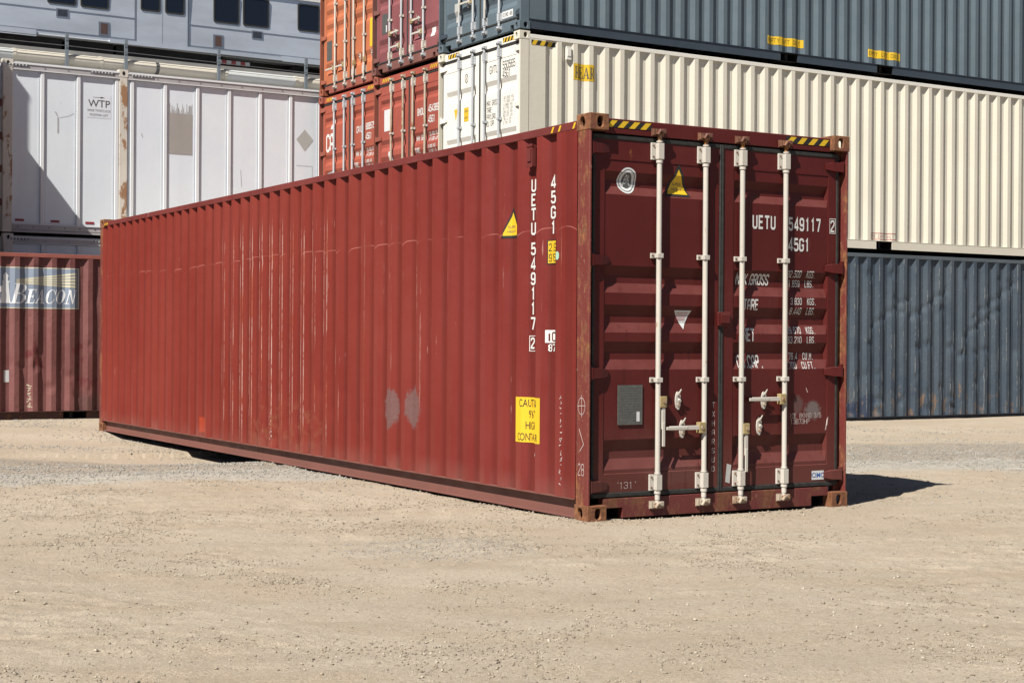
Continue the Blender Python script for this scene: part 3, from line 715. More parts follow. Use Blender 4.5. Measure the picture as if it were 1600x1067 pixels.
put(mds[0], 'seal_sticker', sL, [([ellipse(.372, 2.44, .083, .094)], M['stick']), (stroke([(.372 + .068 * math.cos(a / 12 * math.pi), 2.44 + .078 * math.sin(a / 12 * math.pi)) for a in range(25)], .006), M['ink']),
     ([ellipse(.372, 2.44, .044, .056)], M['ink']), (T("X", .352, 2.415, .04, .03, t=.6) + T("2", .36, 2.445, .026, .03, t=.7) + stroke([(.34, 2.40), (.36, 2.48), (.39, 2.44), (.40, 2.40)], .005), M['stick'])], 'round white classification sticker')
def warn(cx, zb_, zt_, hw, surf, par, mirrored=False):
    b = .022; tri = [(cx - hw - b, zb_ - b * .8), (cx + hw + b, zb_ - b * .8), (cx + .008, zt_ + b * 1.6), (cx - .008, zt_ + b * 1.6)]
    put(par, 'warning_sticker', surf, [([tri], M['black']), ([[(cx - hw, zb_), (cx + hw, zb_), (cx, zt_)]], M['yellow']), (sans("SUPER", cx, zb_ + .066, .030, 1, .0, 'CENTER') + sans("HEAVY", cx, zb_ + .028, .030, 1, 0, 'CENTER'), M['ink'])], 'yellow triangle sticker with black border')
warn(.822, 2.365, 2.545, .092, sL, mds[0])
put(mds[0], 'sticker', sL, [([[(.80, 1.513), (.957, 1.513), (.882, 1.373)]], M['stick']), ([rect(.825, 1.493 - i * .013, .93 - i * .011 * .6, 1.497 - i * .013) for i in range(5)], M['redink'])], 'white inverted triangle sticker')
pl = MB(); pl.box(.29, .503, DY - .006, DY - .0005 + .004, .682, .968, M['plate'])
for i in range(12): pl.box(.305, .49, DY - .0068, DY - .006, .945 - i * .019, .948 - i * .019, M['ink'])
pl.box(.452, .478, DY - .0075, DY - .006, .705, .775, M['stick']); pl.build('data_plate', mds[0])
for (u0, u1) in ((.166, .560), (1.830, 2.268)):
    k, y = hazard(u0, H - .085, u1, H - .036, 4, 1.0); put(main, 'hazard_tape', plane_y(.046), [(k, M['black']), (y, M['yellow'])])
# side writing (u = -y)
sS = side_surf(0, L40)
def stack_s(s, yc, zt_, w_, h_, p_): return T(s, -yc - w_ / 2, zt_ - h_, w_, h_, 0, vertical=p_, t=1.4)
it = stack_s("UETU", .823, 2.487, .050, .080, .108) + stack_s("549117", .823, 2.012, .050, .080, .112) + stack_s("2", .823, 1.300, .042, .072, .1)
it += stroke([(-.823 - .04, 1.205), (-.823 - .04, 1.318), (-.823 + .04, 1.318), (-.823 + .04, 1.205), (-.823 - .04, 1.205)], .005)
put(main, 'lettering', sS, [(it, M['white'])]); it = []
it += stack_s("45G1", .545, 2.492, .050, .080, .112)
put(main, 'lettering', sS, [(it, M['white'])])
put(main, 'height_sticker', sS, [([rect(-.605, 1.846, -.468, 2.026)], M['black']), ([rect(-.597, 1.854, -.476, 2.018)], M['yellow']), (T("2.9", -.588, 1.945, .025, .052, .010, t=.9) + T("9'6", -.588, 1.868, .025, .052, .008, t=.9), M['black'])], 'yellow sticker reading 2.9 and 9 6')
put(main, 'dot_sticker', sS, [([ellipse(-.425, 1.903, .027, .031)], M['greendot'])])
def warn_side(cy, zb_, zt_, hw):
    b = .02; cu = -cy
    put(main, 'warning_sticker', sS, [([[(cu - hw - b, zb_ - b), (cu + hw + b, zb_ - b), (cu, zt_ + b * 2)]], M['black']), ([[(cu - hw, zb_), (cu + hw, zb_), (cu, zt_)]], M['yellow']), (sans("SUPER", cu - .005, zb_ + .055, .030, 1, 0, 'CENTER') + sans("HEAVY", cu - .005, zb_ + .02, .030, 1, 0, 'CENTER'), M['ink'])], 'yellow triangle sticker with black border')
warn_side(1.12, 2.088, 2.265, .095)
put(main, 'ic_marking', sS, [([rect(-.615, 1.268, -.475, 1.362)], M['white']), (T("I", -.606, 1.283, .045, .05, t=1.2) + T("C", -.545, 1.283, .048, .06, t=1.2), M['reddoor']), (T("87", -.585, 1.208, .034, .046, .014), M['white'])])
cu0, cu1 = -1.000, -.652
ca = []
for s, z in (("CAUTION", .785), ("9'6\"", .702), ("HIGH", .617), ("CONTAINER", .530)):
    ca += sans(s, (cu0 + cu1) / 2, z, .082, .66 if len(s) < 9 else .60, .004, 'CENTER')
put(main, 'caution_sticker', sS, [([rect(cu0, .517, cu1, .857)], M['yellow']), (ca, M['black'])], 'yellow caution sticker')
put(main, 'white_dot', sS, [([ellipse(-.735, .432, .018, .024)], M['stick'])])
put(main, 'label_sticker', sS, [([rect(-11.93, .33, -11.85, .43)], M['stick'])])
k, y = hazard(-.52, H - .094, -.18, H - .052, 7)
y = [q for i, q in enumerate(y) if i in (0, 1, 3, 7)]
put(main, 'hazard_tape', Surf(lambda u, v, o: (.0 - o, -u, v)), [(y, M['yellow'])])
k, y = hazard(-11.98, H - .09, -11.8, H - .06, 3); put(main, 'hazard_tape', Surf(lambda u, v, o: (.0 - o, -u, v)), [(y, M['yellow'])])
sq = []
rnd = random.Random(3)
for (yc, za, zb_, s) in ((.36, .88, .20, 15), (5.94, .52, .20, 8)):
    for i in range(s):
        z = za + (zb_ - za) * i / s; c0 = -yc + rnd.uniform(-.008, .008)
        p = [(c0 + rnd.uniform(-.018, .018), z + rnd.uniform(-.018, .018)) for _ in range(4)]; sq += stroke(p, .0045)
put(main, 'chalk_marks', sS, [(sq, M['chalk'])])
mb = MB(); vy = .78
mb.box(-.002, .03, vy, vy + .075, 2.585, 2.75, M['redrail']); mb.box(-.008, -.002, vy - .006, vy + .081, 2.735, 2.755, M['redrail']); mb.box(-.008, -.002, vy - .006, vy + .081, 2.58, 2.60, M['redrail'])
mb.box(-.012, -.002, vy + .012, vy + .063, 2.625, 2.715, M['redrail']); mb.build('air_vent', main)
pc = MB(); rnd = random.Random(5)     # chalk on the post
sP = Surf(lambda u, v, o: (.004 - o, -u, v)); ps = stroke([(-.09 + .045 * math.cos(a / 8 * math.pi), .82 + .06 * math.sin(a / 8 * math.pi)) for a in range(17)], .004)
ps += stroke([(-.14, .82), (-.045, .825)], .004) + stroke([(-.09, .90), (-.088, .74)], .004) + stroke([(-.12, .66), (-.06, .55), (-.11, .50)], .005) + T("28", -.13, .33, .03, .08, .014, t=.45)
put(main, 'chalk_marks', sP, [(ps, M['chalk'])])

# ================================================================== YARD STACKS
PHI = TH - math.pi / 2
def yc(X, Yk, z):      # container whose door faces -X in the yard frame and whose right long side lies at Y=Yk
    return yard(X, Yk + W, z), PHI
def yard_container(label, X, Yk, z, P, **kw):
    l, r = yc(X, Yk, z); return container(label, l, r, P, **kw)
rnd = random.Random(11)
bd = []
for k in range(42):
    y = .442 + k * .278 + .24
    for _ in range(3): bd.append((y + rnd.uniform(-.07, .07), rnd.choice([.32, .45, .62, .8, 1.25, 1.3, 1.9, 2.2, 2.5]) + rnd.uniform(-.08, .08), rnd.uniform(.03, .08), rnd.uniform(.02, .07), rnd.uniform(.010, .034)))
for a, b in ((9.5, 1.75), (8.2, 2.05), (9.9, 2.2), (7.3, 1.9)):
    for i in range(7): bd.append((a + (i - 3) * .13, b + (i - 3) * .075, .07, .035, .026))
PB = dict(wall=M['blue'], rail=M['bluetop'], post=M['blue'], cast=M['bluetop'], sill=M['blue'], low=M['bluelow'], dents=bd, dentside=1, inset=.045)
yard_container('worn dented blue container on the ground under the cream one', 0, 0, -.105, PB, sides=(1,), doors=False)

CREAM_G = [(2.29, 2.10), (1.55, 1.36), (.81, .62)]
PC = dict(wall=M['cream'], post=M['cream'], rail=M['creamw'], sill=M['creamw'], door=M['creamw'], low=M['cream'], hinge=M['creamw'], rod=M['zinc'], inset=.004, pockets=(1,), grooves=CREAM_G, bolt=M['creamw'], clamps=(1.7, .7))
cream, cds = yard_container('clean cream container on top of the dented blue one, black GVTU lettering', 0, 0, 2.814, PC, sides=(1,))
cR, cL = door_surf(1, CREAM_G), door_surf(0, CREAM_G)
wr = T("GVTU", 1.50, 2.40, .045, .105, .016, t=.9) + T("550565", 1.87, 2.42, .045, .105, .0155, t=.9) + T("45G1", 1.87, 2.30, .042, .10, .016, t=.9)
put(cds[1], 'lettering', cR, [(wr, M['ink'])]); wr = []
for s, z in (("MAX GROSS", 1.93), ("TARE", 1.83), ("PAYLOAD", 1.73), ("CU CAP", 1.63)): wr += T(s, 1.42, z, .027, .072, .010, t=.8)
for i, s in enumerate(("32.500 KG", "71.650 LB", "3.980 KG", "8.775 LB", "28.52 KG", "62.87 LB", "76.4 CM", "2.70 CF")): wr += T(s, 1.90, 1.975 - i * .052, .022, .036, .012, t=.7)
put(cds[1], 'lettering', cR, [(wr, M['ink'])])
put(cds[0], 'oval_mark', cL, [(stroke([(.80 + .045 * math.cos(a / 8 * math.pi), 2.43 + .065 * math.sin(a / 8 * math.pi)) for a in range(17)], .012) + stroke([(.78, 2.39), (.82, 2.47)], .012), M['ink'])])
put(cds[0], 'sticker', cL, [([[(.42, 2.0), (.53, 2.0), (.475, 1.82)]], M['yellow'])], 'yellow downward triangle')
put(cds[0], 'sticker', cL, [([rect(.73, 1.78, .87, 1.99)], M['yellow']), (T("SUPER", .75, 1.92, .014, .03, .006, t=.9) + T("HEAVY", .75, 1.82, .014, .03, .006, t=.9), M['ink'])], 'orange yellow square')
for (u0, u1) in ((.25, .60), (1.9, 2.25)):
    k, y = hazard(u0, H - .10, u1, H - .035, 4); put(cream, 'hazard_tape', plane_y(.046), [(k, M['black']), (y, M['yellow'])])
cS = side_surf(1, L40)
k, y = hazard(.20, H - .19, .62, H - .12, 3); put(cream, 'hazard_tape', cS, [(k, M['black']), (y, M['yellow'])])
# serif REAR letters
def serif(ch, u, v, h, w=None, sl=0., bold=1.):
    S = h; t = .17 * S * bold; th = .055 * S; o = []; w = w or .62 * S
    def r(a, b, c, d): o.append(rect(a, b, c, d))
    def q(*p): o.append(list(p))
    if ch == 'B':
        r(0, 0, w * .62, th * .8); r(0, S - th * .8, w * .62, S); r(.08 * S, th * .8, .08 * S + t, S - th * .8); r(.08 * S + t, S * .5 - th / 2, w * .6, S * .5 + th / 2)
        o.extend(arc(w * .60, S * .75, w * .30, S * .25 - .01, t * .95, th * .8)); o.extend(arc(w * .62, S * .25, w * .38, S * .25, t * .95, th * .8))
    if ch == 'R':
        r(0, 0, .16 * S + t, th * .8); r(0, S - th * .8, w * .62, S); r(.08 * S, th * .8, .08 * S + t, S - th * .8); r(.08 * S + t, S * .48 - th / 2, w * .6, S * .48 + th / 2)
        o.extend(arc(w * .60, S * .74, w * .32, S * .26, t * .95, th * .8)); q((w * .45, S * .46), (w * .45 + t, S * .46), (w + .02 * S, 0), (w - t * .8, 0))
    if ch == 'E':
        r(0, 0, w * .95, th); r(0, S - th, w * .92, S); r(.08 * S, th, .08 * S + t, S - th); r(.08 * S + t, S * .5 - th / 2, w * .65, S * .5 + th / 2)
        q((w * .95, 0), (w, S * .27), (w - th * .8, S * .27), (w * .86, th)); q((w * .92, S), (w * .86, S - th), (w * .89, S * .75), (w * .95, S * .75)); r(w * .65, S * .40, w * .65 + th * .8, S * .60)
    if ch == 'A':
        q((w * .10, th), (w * .10 + th * 1.2, th), (w * .56, S), (w * .48, S)); q((w * .94 - t * .2 - t * .8, th), (w * .94, th), (w * .58, S), (w * .46, S * .93)); r(w * .27, S * .30, w * .74, S * .30 + th); r(-.02 * S, 0, w * .28, th); r(w * .60, 0, w * 1.05, th)
    if ch in 'CO':
        n = 24; a0, a1 = (.12, 1.88) if ch == 'C' else (0, 2)
        ps = []
        for i in range(n + 1):
            a = math.pi * (a0 + (a1 - a0) * i / n); ca_, sa = math.cos(a), math.sin(a); tt = th * .9 + (t - th * .9) * abs(ca_) ** 1.5
            if ch == 'C' and ca_ > 0: tt = th * .9
            ps.append(((w / 2 + w / 2 * ca_, S / 2 + S / 2 * sa), (w / 2 + (w / 2 - tt) * ca_, S / 2 + (S / 2 - min(tt, th * 1.4)) * sa)))
        for i in range(n): q(ps[i][0], ps[i + 1][0], ps[i + 1][1], ps[i][1])
        if ch == 'C': r(w * .91, S * .62, w * .97, S * .98)
    if ch == 'N':
        r(.10 * S, th, .10 * S + th, S - th); q((.04 * S, S), (.04 * S + t * 1.15, S), (w * .9 + th * .5, 0), (w * .9 - th * .6, 0)); r(w * .9 - th / 2, th * 1.2, w * .9 + th / 2, S - th); r(-.03 * S, 0, .28 * S, th); r(w * .72, S - th, w * 1.08, S)
    return [[(u + a + sl * b, v + b) for a, b in p] for p in o]
def arc(cx, cy, rx, ry, t, th, n=10):
    o = []; P = []
    for i in range(n + 1):
        a = math.pi * (-.5 + i / n); ca_, sa = math.cos(a), math.sin(a); P.append(((cx + rx * ca_, cy + ry * sa), (cx + max(0, rx - t) * ca_, cy + (ry - th) * sa)))
    for i in range(n): o.append([P[i][0], P[i + 1][0], P[i + 1][1], P[i][1]])
    return o
rr = []; 
for i, c in enumerate("REAR"): rr += serif(c, .945 + i * .088, 2.30, .17, .082, bold=.7)
put(cream, 'rear_sign', cS, [([rect(.925, 2.27, 1.31, 2.51)], M['yellow']), (rr, M['ink'])], 'yellow sign reading REAR')
put(cream, 'pocket_label', cS, [(stroke([(6.85, .18), (7.42, .18), (7.42, .28), (6.85, .28), (6.85, .18)], .01) + T("FOR EMPTY ONLY", 6.88, .205, .02, .045, .014, t=.7), M['redink'])])
mb = MB(); mb.box(W - .03, W + .012, .80, .88, 2.55, 2.74, M['creamw']); mb.box(W + .012, W + .02, .81, .87, 2.60, 2.70, M['creamw']); mb.build('air_vent', cream)

PS = dict(wall=M['slate'], post=M['slate'], rail=M['slate'], sill=M['slate'], door=M['slate'], low=M['slatedk'], hinge=M['slatedk'], rod=M['zinc'], inset=.012, pockets=(1,), bolt=M['zinc'])
slate, sds = yard_container('slate grey blue container stacked on the cream one, EMPTY LIFT ONLY labels', 0, 0, 5.735, PS, sides=(1,))
for yy, s in ((4.97, "EMPTY LIFT ONLY"), (7.13, "EMPTY LIFT ONLY")):
    put(slate, 'pocket_label', cS, [([rect(yy - .38, .255, yy + .38, .385)], M['yellow']), (T(s, yy - .36, .29, .030, .062, .0165, t=.85), M['black'])], 'yellow label reading EMPTY LIFT ONLY')
put(sds[1], 'sticker', door_surf(1, GROOVES), [([rect(1.86, .225, 2.16, .33)], M['stick']), (T("CIMC 45", 1.89, .255, .024, .045, .012), M['ink'])])
put(sds[0], 'sticker', door_surf(0, GROOVES), [([rect(.42, .42, .56, .70)], M['ghost'])])

YB, YC2 = 2.475, 4.955
PT = dict(wall=M['tomatob'], post=M['tomatopost'], rail=M['tomatopost'], sill=M['tomatopost'], header=M['tomatob'], door=M['tomatob'], hinge=M['tomatopost'], rod=M['galvrust'], bracket=M['galv'], low=M['tomatopost'])
bmo, bds = yard_container('brick red container with cream rods and BMOU 454389 lettering, lower row of the stack', .10, YB, 2.80, PT, sides=(), group='stacked containers showing their doors')
dR, dL = door_surf(1, GROOVES), door_surf(0, GROOVES)
def std_door(o, ds, own, num, w1=M['white'], typ="45G1"):
    q = T(own, 1.50, 2.10, .043, .10, .016) + T(num, 1.87, 2.12, .043, .10, .0155) + T(typ, 1.87, 1.95, .042, .10, .016)
    put(ds[1], 'lettering', dR, [(q, w1)]); q = []
    q += T("MAX GR", 1.42, 1.70, .03, .07, .012) + T("TARE", 1.42, 1.50, .03, .07, .012)
    for s, z in (("30.480 KG", 1.74), ("67.200 LB", 1.66), ("3.800 KG", 1.54), ("8.380 LB", 1.46), ("26.68 KG", 1.25), ("58.82 LB", 1.17)): q += T(s, 1.87, z, .021, .05, .011)
    put(ds[1], 'lettering', dR, [(q, w1)])
    for (u0, u1) in ((.25, .52), (1.95, 2.2)):
        k, y = hazard(u0, H - .10, u1, H - .04, 4); put(o, 'hazard_tape', plane_y(.046), [(y, M['yellow'])])
std_door(bmo, bds, "BMOU", "454389")
put(bds[0], 'sticker', dL, [([rect(.30, 1.97, .60, 2.33)], M['stick'])], 'blank cream square')
put(bds[0], 'sticker', dL, [([rect(.46, 1.46, .585, 1.62)], M['stick'])])
PT2 = dict(PT); PT2.update(wall=M['tomato'], door=M['tomato'], header=M['tomato'], rod=M['zinc'], bracket=M['zinc'])
cai, ads = yard_container('orange red container with big white CA and white framed rods, bottom left of the stack', .20, YC2, 2.80, PT2, sides=(), group='stacked containers showing their doors')
std_door(cai, ads, "CAIU", "808575")
put(ads[0], 'lettering', dL, [(T("CA", .235, 1.90, .12, .28, .04, t=1.3), M['white'])])
put(ads[0], 'emblem', dL, [([[(.40, 2.28), (.46, 2.36), (.46, 2.46), (.50, 2.50), (.55, 2.48), (.55, 2.28)]], M['white'])])
put(ads[0], 'scraped_patch', dL, [([[(.23, 1.20), (.50, 1.22), (.52, 1.36), (.44, 1.44), (.47, 1.52), (.24, 1.50)]], M['ghost'])])
PN = dict(wall=M['maroon'], post=M['maroonpost'], rail=M['maroonpost'], sill=M['maroonpost'], door=M['maroon'], hinge=M['maroonpost'], rod=M['zinc'], bracket=M['galv'], low=M['maroonpost'],
          handles=[(0, .62, 'right', 0), (1, .38, 'left', (.86, .65)), (2, .70, 'right', 0), (3, .48, 'left', 0)], catches=[(.80, .62), (.86, .38), (1.60, .70), (1.64, .48)], clamps=(1.7, .85))
nar, nds = yard_container('faded maroon container in the top row between the orange and the slate blue ones', .06, YB, 5.735, PN, sides=(), group='stacked containers showing their doors')
put(nds[0], 'data_plate', dL, [([rect(.28, .66, .48, 1.0)], M['plate']), ([rect(.42, .69, .46, .80)], M['stick'])])
put(nds[1], 'sticker', dR, [([rect(2.0, .36, 2.13, .50)], M['stick'])])
PO = dict(wall=M['orange'], post=M['orangepost'], rail=M['orangepost'], sill=M['tomatopost'], door=M['orange'], hinge=M['orangepost'], rod=M['galv'], bracket=M['galv'], low=M['orangepost'], clamps=(1.6, .86),
          handles=[(0, .45, 'left', 0), (1, .45, 'left', 0), (2, .42, 'down', 0), (3, .42, 'down', 0)], catches=[(.50, .45), (.90, .46), (1.62, .50), (2.1, .50)])
org, ods = yard_container('faded orange container at the top left of the stack beside the train', .21, YC2, 5.72, PO, sides=(), group='stacked containers showing their doors')
put(ods[0], 'data_plate', dL, [([rect(.20, .62, .42, .98)], M['plate'])])
put(ods[1], 'sticker', dR, [([rect(1.98, .62, 2.25, 1.12)], M['yellow'])], 'tall yellow sticker')

# beacon container (8 ft 6) : side with the sign faces the yard
rnd = random.Random(21); dd = []
for k in range(42):
    y = .442 + k * .278 + .24
    for _ in range(3): dd.append((y + rnd.uniform(-.08, .08), rnd.choice([.75, .85, 1.0, 1.1, .5, 2.3]) + rnd.uniform(-.12, .12), rnd.uniform(.03, .06), rnd.uniform(.025, .07), rnd.uniform(.006, .026)))
dd += [(6.55, 2.30, .12, .08, .02), (7.4, 1.95, .12, .2, .015)]
PBe = dict(wall=M['beacon'], rail=M['beaconrail'], post=M['beaconrail'], cast=M['beaconrail'], sill=M['beaconrail'], low=M['beaconlow'], dents=dd, dentside=1, inset=.05, pockets=(1,))
BX = -12.04
bea = yard_container('faded maroon container with blue BEACON sign at the left edge', BX, 5.0, .0, PBe, sides=(1,), doors=False, Hc=2.591)
bS = side_surf(1, L40)
M['signblue'] = paint("faded_blue_sign", (.235, .28, .36), .05, .2, .35, light=(.45, .47, .5), rough=.6, dirt=0)
M['signwhite'] = paint("chalky_white_sign", (.96, .97, .98), .04, .15, .15, light=(.3, .35, .42), rough=.6, dirt=0)
M['signyel'] = paint("pale_yellow_sign", (.66, .61, .44), .04, .15, .1, rough=.6, dirt=0)
X0s, X1s = -BX - 6.55, -BX - 4.85
sg = [([rect(X0s, 1.71, X1s, 2.34)], M['signblue'])]
sg += [(stroke([(X0s + .01, 1.72), (X1s - .01, 1.72), (X1s - .01, 2.33), (X0s + .01, 2.33), (X0s + .01, 1.72)], .014), M['signyel'])]
bm = []
for i in range(5):
    a = .085 - i * .028; z0 = 2.12; xl = X0s + .86 - .12; bm.append([(xl, z0 + (.5 - i / 5) * .06), (X1s - .05, 2.27 - i * .05), (X1s - .05, 2.235 - i * .05), (xl, z0 + (.5 - (i + .7) / 5) * .06)])
sg += [(bm, M['signyel'])]
let = serif('B', X0s + .655, 1.79, .30, .22, .22)
uu = X0s + .885
for c, wd in (('E', .120), ('A', .14), ('C', .135), ('O', .145), ('N', .13)): let += serif(c, uu, 1.79, .215, wd, .22); uu += wd + .012
lh = [[(X0s + .50, 1.79), (X0s + .66, 1.79), (X0s + .635, 2.10), (X0s + .545, 2.10)], rect(X0s + .53, 2.10, X0s + .65, 2.125), rect(X0s + .555, 2.125, X0s + .625, 2.19), [(X0s + .54, 2.19), (X0s + .64, 2.19), (X0s + .59, 2.26)],
      [(X0s + .49, 1.95), (X0s + .53, 1.96), (X0s + .545, 2.06), (X0s + .50, 2.04)]]
sg += [(let + lh, M['signwhite'])]
put(bea, 'sign', bS, sg, 'blue sign with a white lighthouse and BEACON')
put(bea, 'sticker', bS, [([rect(-BX - 5.98, .60, -BX - 5.90, .78)], M['stick'])])
q = []
rnd = random.Random(9)
for i in range(9):
    c0 = -BX - 5.60; z = .55 - i * .04; q += stroke([(c0 + rnd.uniform(-.04, .04), z + rnd.uniform(-.02, .02)) for _ in range(4)], .009)
put(bea, 'paint_marks', bS, [(q, M['signyel'])])

# neighbours of the beacon row that stand out of the frame and throw the slanting shade on the white wall
container('dull container on the maroon row, casting the shade', *yc(-6.08 - L40, 5.0, 2.62), dict(PBe, dents=None, pockets=()), sides=(), doors=False, Hc=H + .33)[0:0] if False else None
def plain_box(label, X, Yk, z, P, Hc):
    l, r = yc(X, Yk, z); return container(label, l, r, P, sides=(), doors=False, Hc=Hc)
plain_box('container on the maroon row beyond the left edge', -6.09 - L40, 5.0, 2.60, dict(PN), 3.24)
plain_box('upper container beyond the left edge', -7.66 - L40, 6.38, 5.85, dict(PO), 2.896)

# ================================================================== WHITE 53 ft CONTAINERS
def trailer_box(label, X, Y, z, extras):
    Lw, Hw, Ww = 16.15, 2.896, 2.59
    # local: x along the wall to the right, y away, origin at the left front bottom corner
    root = thing('white_container', label, 'container', yard(X, Y, z), TH, 'white ribbed containers in two layers')
    ribs = []
    mb = MB(); mb.box(.165, Lw - .17, .034, .06, .17, Hw - .17, M['trl']); mb.build('side_panel', root)
    mb = MB(); mb.box(.13, Lw - .13, Ww - .06, Ww - .03, .17, Hw - .17, M['trl']); mb.build('side_panel', root)
    for pxc, wd in ((.085, .16), (2.04, .145), (2.04 + 12.05, .145), (Lw - .085, .16)):
        mb = MB(); mb.cbox(pxc - wd / 2, pxc + wd / 2, .0, .12, .02, Hw - .02, M['trlpost'], .008)
        mb.box(pxc - wd / 2 - .005, pxc + wd / 2 + .005, -.004, .14, Hw - .13, Hw, M['trlpost'])
        mb.holed((pxc - .07, -.0055, Hw - .125), (1, 0, 0), (0, 0, 1), .14, .118, (.07, .06), .055, .075, -.0, M['trlpost']) if False else None
        mb.add([(pxc + a, -.0065, Hw - .065 + b) for a, b in ellipse(0, 0, .025, .036, 16)], [tuple(range(16))], M['dark'])
        mb.build('post', root)
    # ribs at 24 in spacing measured from the 40 ft post
    rb = [.66, 1.27, 1.93, 2.20] + [2.20 + .592 * k for k in range(1, 21)] + [14.0, 14.8, 15.4]
    for r in rb:
        mb = MB(); mb.cbox(r - .034, r + .034, .008, .0335, .168, Hw - .172, M['trlrib'], .008)
        for s in (-1, 1): mb.box(r + s * .058 - .012, r + s * .058 + .012, .0295, .0335, .172, Hw - .176, M['trl'])
        nz = 52
        for k in range(nz):
            zz = .2 + (Hw - .4) * k / (nz - 1)
            for s in (-1, 1):
                c = (r + s * .058, zz); h = .0045
                mb.add([(c[0] - h, .0292, c[1] - h), (c[0] + h, .0292, c[1] - h), (c[0], .0255, c[1]), (c[0] + h, .0292, c[1] + h), (c[0] - h, .0292, c[1] + h)], [(0, 1, 2), (1, 3, 2), (3, 4, 2), (4, 0, 2)], M['alu'])
        mb.build('rib', root)
    mb = MB(); mb.cbox(.17, 1.965, .002, .05, Hw - .168, Hw - .04, M['alu'], .01, 'x'); mb.cbox(2.115, Lw - .17, .002, .05, Hw - .168, Hw - .04, M['alu'], .01, 'x')
    for a, b in ((.17, 1.965), (2.115, 14.01)):
        mb.box(a, b, -.008, .0015, Hw - .072, Hw - .052, M['trlrib']); mb.box(a, b, -.006, .0015, Hw - .166, Hw - .156, M['trlrib'])
    for k in range(40): mb.box(.3 + k * .39, .315 + k * .39, -.004, .0015, Hw - .12, Hw - .105, M['ink'])
    rnd = random.Random(4)
    for c in (2.04 - .35, 2.04 + .35, .24):      # knurled lifting strips next to the posts
        for k in range(14): mb.box(c - .2 + k * .028, c - .186 + k * .028, -.012, .0015, Hw - .10, Hw - .075, M['ink' if k % 2 else 'trlrib'])
    mb.build('top_rail', root)
    mb = MB(); mb.cbox(.17, Lw - .17, .004, .05, .06, .165, M['alu'], .008, 'x'); mb.box(.17, Lw - .17, -.004, .05, .02, .055, M['alu']); mb.box(.17, Lw - .17, -.01, .003, .150, .166, M['trlrib'])
    for k in range(60): mb.box(.25 + k * .26, .27 + k * .26, 0, .0035, .10, .12, M['ink'])
    mb.build('bottom_rail', root)
    mb = MB(); mb.box(.05, Lw - .05, .05, Ww - .05, Hw - .05, Hw - .03, M['trlrib']); mb.build('roof_panel', root)
    mb = MB(); mb.box(.02, .04, .125, Ww - .02, .05, Hw - .06, M['trl']); mb.box(Lw - .04, Lw - .02, .125, Ww - .02, .05, Hw - .06, M['trl']); mb.build('end_panel', root)
    mb = MB(); mb.box(.06, Lw - .06, .06, Ww - .06, .03, .06, M['dark']); mb.build('floor_frame', root)
    for k in range(26):
        x = .22 + k * .59
        mb = MB(); mb.box(x, x + .15, .028, .0335, .205, .245, M['reflector']); mb.build('reflector', root)
    for k in range(4):
        mb = MB(); z_ = .45 + k * .55; mb.tube([(-.02, .03, z_), (-.02, .03, z_ + .12)], .022, M['rustcast'], 8); mb.box(-.03, .001, .01, .05, z_ + .02, z_ + .10, M['rustcast']); mb.build('hinge', root)
    if extras:
        sf = Surf(lambda u, v, o: (u, .034 - o, v))
        put(root, 'sticker', sf, [([rect(1.42, 2.03, 1.83, 2.42)], M['trlsticker']), ([[(1.52, 2.376), (1.66, 2.376), (1.66, 2.384), (1.52, 2.384)], [(1.65, 2.363), (1.73, 2.38), (1.65, 2.397)]] + sans("WTP", 1.625, 2.215, .175, 1.0, .008, 'CENTER') + sans("WIDE TWISTLOCK", 1.625, 2.135, .056, .86, .004, 'CENTER') + sans("POSITION LIFT", 1.625, 2.06, .056, .86, .004, 'CENTER'), M['plate'])], 'white sticker reading WTP')
        pt = []; rnd = random.Random(2)
        pt.append(rect(2.86, 1.50, 3.295, 2.22))
        for k in range(22): x = 2.87 + k * .0195; pt.append(rect(x, 2.22, x + rnd.uniform(.003, .012), 2.22 + rnd.uniform(.02, .18)))
        put(root, 'scraped_patch', sf, [(pt, M['taupe'])])
        put(root, 'diamond_mark', sf, [([[(5.28, 1.93), (5.45, 1.72), (5.62, 1.93), (5.45, 2.12)]], M['ghost'])])
        put(root, 'scuff_marks', sf, [([[(.86, 2.09), (.90, 2.07), (.935, 1.98), (.925, 1.98)], rect(.915, 1.72, .94, 1.98), [(2.36, 1.82), (2.375, 1.82), (2.40, 1.76), (2.39, 1.75)]] + stroke([(.95, 1.985), (1.1, 2.02), (1.2, 2.08), (1.24, 2.13)], .006) + stroke([(4.0, 1.4), (4.05, 1.1), (4.04, .8)], .01) + stroke([(4.2, 1.3), (4.22, 1.0)], .008) + stroke([(5.28, 1.45), (5.6, 1.45), (5.6, .6)], .006), M['alu'])])
    return root
trailer_box('white ribbed container with the WTP sticker, upper of the two at left', -5.43, 7.56, 3.01, True)
trailer_box('shaded white container under the WTP one, only its top edge showing above the maroon roof', -5.40, 7.60, .112, False)

